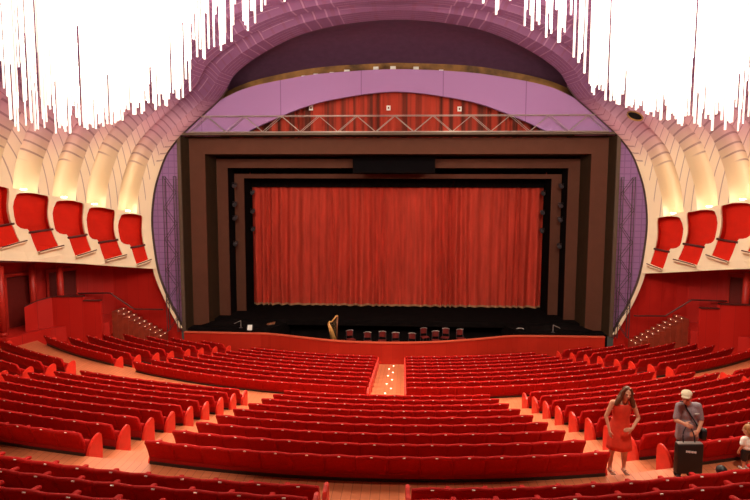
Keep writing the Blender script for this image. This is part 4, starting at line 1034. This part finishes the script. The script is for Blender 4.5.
# dark-haired person sunk in the first near row, only the crown of the head shows
aS = math.asin(5.36/18.5); zt = C_T[0]-SEAT_H
ps = Vector(((18.5-0.36)*math.sin(aS), C_Y[0]+18.5-(18.5-0.36)*math.cos(aS), zt-0.02))
S = thing('person', 'black-haired person seated low in the near row, crown of head showing', 'person', ps, aS); S.scale = (0.87,)*3
hc = (0, -0.05, 0.755); RH = Matrix.Rotation(PI, 3, 'Z') @ Matrix.Rotation(-0.05, 3, 'X')
it = head(hc, RH, 0.95)+chain([((0, -0.03, 0.58), 0.045), ((0, -0.045, 0.68), 0.042)])+[('c', (-0.12, -0.02, 0.56), 0.045, (0.12, -0.02, 0.56), 0.045), ('s', (0, 0.0, 0.44), (0.13, 0.09, 0.16)), ('s', (0, 0.03, 0.34), (0.13, 0.10, 0.09))]
for x in (-1, 1):
    it += chain([((x*0.14, -0.02, 0.555), 0.04), ((x*0.17, 0.03, 0.36), 0.032), ((x*0.12, 0.22, 0.36), 0.024)])+hand((x*0.12, 0.22, 0.36), (0, 1, -0.1), (0, 0, -1), x, 0.85, 0.4)
    it += chain([((x*0.07, 0.04, 0.33), 0.07), ((x*0.08, 0.34, 0.34), 0.052), ((x*0.08, 0.36, 0.06), 0.034)])+[('c', (x*0.08, 0.35, 0.03), 0.03, (x*0.08, 0.47, 0.025), 0.025)]
blobs(it, 'body', 'skin', S, 0.011, 3); face_parts(hc, RH, S, 0.95)
blobs([('c', (-0.12, -0.02, 0.56), 0.058, (0.12, -0.02, 0.56), 0.058), ('s', (0, 0.0, 0.44), (0.15, 0.11, 0.16))]+chain([((-0.14, -0.02, 0.555), 0.055), ((-0.165, 0.02, 0.42), 0.048)])+chain([((0.14, -0.02, 0.555), 0.055), ((0.165, 0.02, 0.42), 0.048)]), 'shirt', 'trousers', S, 0.014, 3)
blobs([('s', (0, 0.04, 0.33), (0.14, 0.11, 0.08))]+[('c', (x*0.07, 0.05, 0.33), 0.078, (x*0.08, 0.34, 0.34), 0.064) for x in (-1, 1)]+[('c', (x*0.08, 0.34, 0.33), 0.06, (x*0.08, 0.36, 0.10), 0.05) for x in (-1, 1)], 'trousers', 'trousers', S, 0.014, 3)
c = Vector(hc); T = lambda x, y, z: c+RH @ Vector((x, y, z))*0.95
blobs([('s', T(0, 0.026, 0.040), (0.088, 0.098, 0.092), RH), ('s', T(0, 0.055, -0.03), (0.084, 0.055, 0.085), RH)], 'hair', 'hairblack', S, 0.011, 3)

# ---------------------------------------------------------------- ambient
wd = bpy.data.worlds.new('world'); SC.world = wd; wd.use_nodes = True
wd.node_tree.nodes['Background'].inputs['Color'].default_value = (1.0, 0.75, 0.55, 1); wd.node_tree.nodes['Background'].inputs['Strength'].default_value = 0.05
